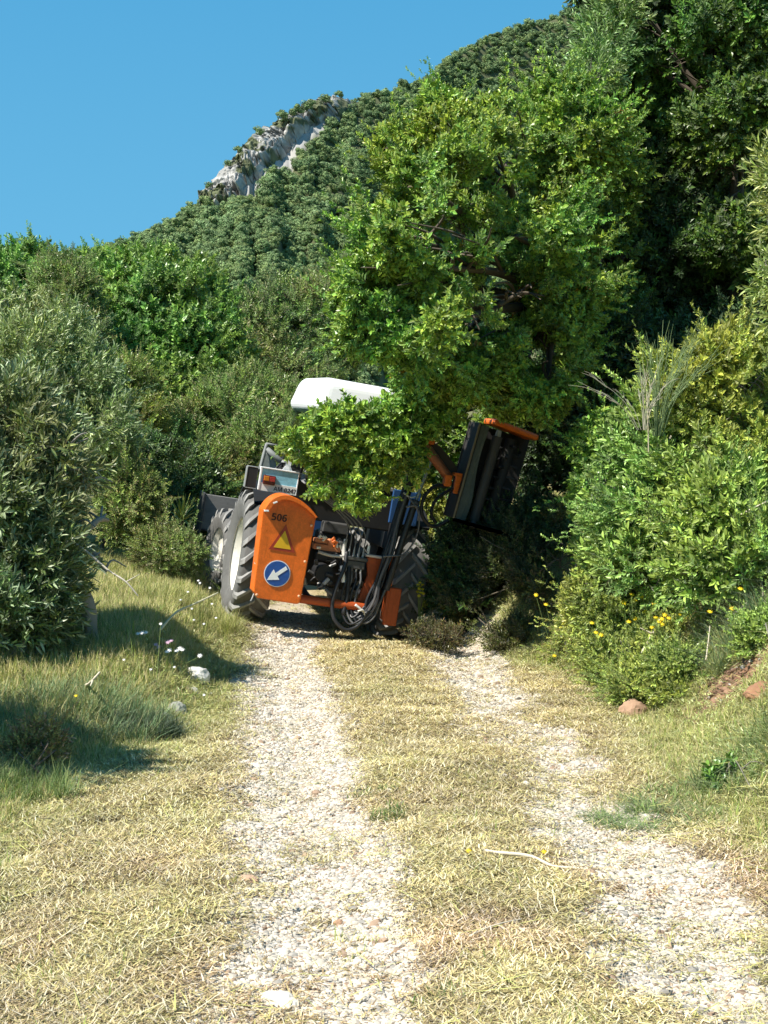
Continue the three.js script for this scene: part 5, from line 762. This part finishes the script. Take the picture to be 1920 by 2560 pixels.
// spiky yellow-green plant left of the bucket
{
  const b = at(455, 1340, 19.5); b.y = H(b.x, b.z); const g = thing('spiky_plant', 'yellow-green spiky plant left of the grey loader bucket', 'plant', b), R = rng(77), c = at(455, 1300, 19.5).sub(b);
  part(g, 'stem', tube([V(0, 0, 0), c.clone().multiplyScalar(0.6), c], 0.03, 0.025, 7), barkDark);
  const mA = mat(0.42, 0.44, 0.08, 0.6, { side: THREE.DoubleSide }), mB = mat(0.28, 0.34, 0.06, 0.6, { side: THREE.DoubleSide });
  for (let i = 0; i < 46; i++) { const a = i * 2.4, e = 0.15 + 1.5 * (i / 46), dir = V(Math.cos(a) * Math.sin(e), Math.cos(e), Math.sin(a) * Math.sin(e)), L = 0.34 + 0.14 * R(), w = V(-Math.sin(a), 0, Math.cos(a)).multiplyScalar(0.016), p1 = c.clone().addScaledVector(dir, L * 0.5), p2 = c.clone().addScaledVector(dir, L).add(V(0, -0.05 * e, 0)), q = new THREE.BufferGeometry(), P = [c.clone().sub(w), c.clone().add(w), p1.clone().add(w), p1.clone().sub(w), p2].flatMap((v) => [v.x, v.y, v.z]); q.setAttribute('position', new THREE.Float32BufferAttribute(P, 3)); q.setIndex([0, 1, 2, 0, 2, 3, 3, 2, 4]); q.computeVertexNormals(); part(g, 'leaf', q, i % 3 ? mA : mB); }
}
// flowers
const yellow = mat(0.85, 0.62, 0.01, 0.6, { side: THREE.DoubleSide }), petalWhite = mat(0.86, 0.84, 0.80, 0.7, { side: THREE.DoubleSide }), petalPink = mat(0.62, 0.40, 0.50, 0.7, { side: THREE.DoubleSide }), stalkG = mat(0.16, 0.22, 0.06, 0.8);
const headGeo = (r) => { const l = []; for (let k = 0; k < 8; k++) { const a = k / 8 * 6.283, g = new THREE.ConeGeometry(r * 0.32, r, 4); g.rotateX(Math.PI / 2); g.translate(0, 0, r * 0.55); g.scale(1, 0.4, 1); g.rotateX(-0.25); g.rotateY(a); l.push(g); } const c = new THREE.SphereGeometry(r * 0.38, 8, 6); c.scale(1, 0.6, 1); l.push(c); return merge(l); };
const H1 = headGeo(0.022), H2 = headGeo(0.028), H3 = headGeo(0.018);
function flowers(name, label, category, heads, d, root, petal, geo, tilt = 0.6) {
  const b = root.clone(); const g = thing(name, label, category, b);
  heads.forEach(([u, v], i) => { const p = at(u, v, d + (i % 3 - 1) * 0.06).sub(b); part(g, 'stalk', tube([V(p.x * 0.3, Math.min(0, p.y), p.z * 0.3), V(p.x * 0.75, p.y * 0.6, p.z * 0.7), p], 0.003, 0.002, 4, 6), stalkG); const m = part(g, 'flower_head', geo, petal); m.position.copy(p); m.rotation.set(tilt + 0.3 * (i % 2), i * 1.7, 0); });
  return g;
}
const onBank = (u, v, d) => { const p = at(u, v, d); p.y = Math.min(p.y, H(p.x, p.z) + 0.02); return p; };
flowers('yellow_daisy', 'yellow-flowered plant with the densest group of heads on the bank', 'flowers', [[1640, 1545], [1655, 1548], [1672, 1546], [1655, 1562], [1630, 1570], [1700, 1535], [1712, 1528], [1662, 1538], [1648, 1555]], 11.9, onBank(1650, 1640, 12.1), yellow, H2);
flowers('yellow_daisy', 'yellow-flowered plant upper left of the leaning dead stem', 'flowers', [[1580, 1488], [1603, 1492], [1588, 1502], [1560, 1508], [1635, 1510], [1612, 1530], [1572, 1555], [1586, 1547]], 12.2, onBank(1590, 1620, 12.3), yellow, H2);
flowers('yellow_daisy', 'straggling yellow-flowered plant at the left end of the bank', 'flowers', [[1422, 1530], [1412, 1558], [1423, 1610], [1432, 1520], [1386, 1640], [1340, 1488], [1365, 1512]], 13.4, onBank(1425, 1660, 13.5), yellow, H2);
flowers('yellow_daisy', 'low yellow flowers just above the leaning stem foot', 'flowers', [[1490, 1582], [1503, 1588], [1480, 1558], [1582, 1638], [1552, 1692]], 12.4, onBank(1520, 1720, 12.4), yellow, H2);
flowers('yellow_daisy', 'single yellow flower on the green bank near the red earth', 'flowers', [[1692, 1665]], 11.3, onBank(1690, 1700, 11.3), yellow, H2);
flowers('yellow_daisy', 'yellow flowers among the shrubs at the right edge', 'flowers', [[1851, 1473], [1830, 1522], [1775, 1530]], 10.9, onBank(1840, 1600, 10.9), yellow, H2);
flowers('yellow_broom_sprig', 'bright yellow flowering sprig right of the tractor tyre', 'flowers', [[1045, 1462], [1050, 1456], [1056, 1462], [1048, 1472], [1056, 1474], [1044, 1480], [1052, 1482], [1058, 1484], [1050, 1466], [1047, 1490]], 16.6, onBank(1052, 1530, 16.7), yellow, H2);
flowers('yellow_flower', 'lone cut yellow flower lying on the track beside the bent stick', 'flower', [[1172, 2128]], -gp(1172, 2130).z - 0.02, gp(1172, 2132), yellow, H3);
flowers('yellow_flower', 'lone yellow flower on the track above the bent stick', 'flower', [[1360, 2130]], -gp(1360, 2132).z - 0.02, gp(1360, 2134), yellow, H3);
flowers('yellow_flower', 'single yellow flower in the blue-green grass on the left', 'flower', [[190, 1740]], 10.2, gp(195, 1780), yellow, H3);
flowers('pink_flower', 'pale pink flowers in the left verge above the limestone rock', 'flowers', [[390, 1612], [396, 1618], [384, 1622], [420, 1606], [428, 1602], [394, 1632], [376, 1641]], 12.4, gp(400, 1665), petalPink, H2);
flowers('white_flower', 'white flower heads in the left verge beside the pink flowers', 'flowers', [[418, 1630], [424, 1626], [442, 1628], [450, 1622], [456, 1625], [500, 1640], [315, 1620], [322, 1628], [345, 1585], [355, 1583], [365, 1582]], 12.2, gp(420, 1668), petalWhite, H2);
flowers('white_flower', 'small white flowers nearer the dark grass tuft', 'flowers', [[377, 1674], [390, 1715], [436, 1668], [320, 1688], [310, 1650], [402, 1560], [510, 1738]], 11.6, gp(385, 1735), petalWhite, H3);
flowers('pinkish_flower', 'pale pinkish flowers on a dark stem at the lower left edge', 'flowers', [[58, 1995], [64, 2003], [72, 2008], [84, 2006], [50, 2028], [56, 2022], [35, 1985]], 8.75, gp(60, 2080), mat(0.70, 0.58, 0.58, 0.7, { side: THREE.DoubleSide }), H3);
flowers('white_daisy', 'scattered white daisies on the yellowing bank by the tyre', 'flowers', [[496, 1452], [500, 1458], [470, 1480], [508, 1500], [530, 1510], [480, 1522], [452, 1500], [525, 1470], [485, 1550], [510, 1560], [540, 1545]], 14.2, gp(500, 1590), petalWhite, H3);
// dry thistle clump and broad-leaved weed
plant('dry_thistle', 'dark withered thistle clump at the lower left', 'plant', 'mastic', gp(85, 1960), [lobe(85, 1900, 8.9, 55, 60, 0.14), lobe(60, 1950, 8.8, 50, 50, 0.14), lobe(120, 1960, 8.9, 45, 40, 0.12)], 520, 301, { r: 0.012, fork: 0.1, gap: 0.35, tint: [1.5, 0.95, 1.2], scale: 0.6, stem: 1, freq: 3, bark: barkDark });
plant('dock_plant', 'broad-leaved weed in the grass at the lower right edge', 'plant', 'bright', gp(1880, 2000), [lobe(1880, 1960, 8.2, 50, 35, 0.14), lobe(1830, 1975, 8.2, 40, 25, 0.12)], 70, 302, { r: 0.006, fork: 0.05, gap: 0.25, scale: 0.55, stem: 1, tint: [0.5, 0.62, 0.8], shoots: 0 });
plant('low_weed', 'heap of wilted cuttings beside the right rear tyre', 'cuttings', 'mastic', gp(1090, 1600), [lobe(1060, 1588, 15.4, 40, 9, 0.2), lobe(1110, 1594, 15.2, 40, 8, 0.25)], 260, 304, { r: 0.008, fork: 0.05, gap: 0.3, scale: 0.7, stem: 1, tint: [0.55, 0.36, 0.36], bark: barkDark, shoots: 0.05, shoot: 0.05 });


scene.traverse((o) => { if (o.isMesh) { o.castShadow = true; o.receiveShadow = true; } });
renderer.render(scene, camera);
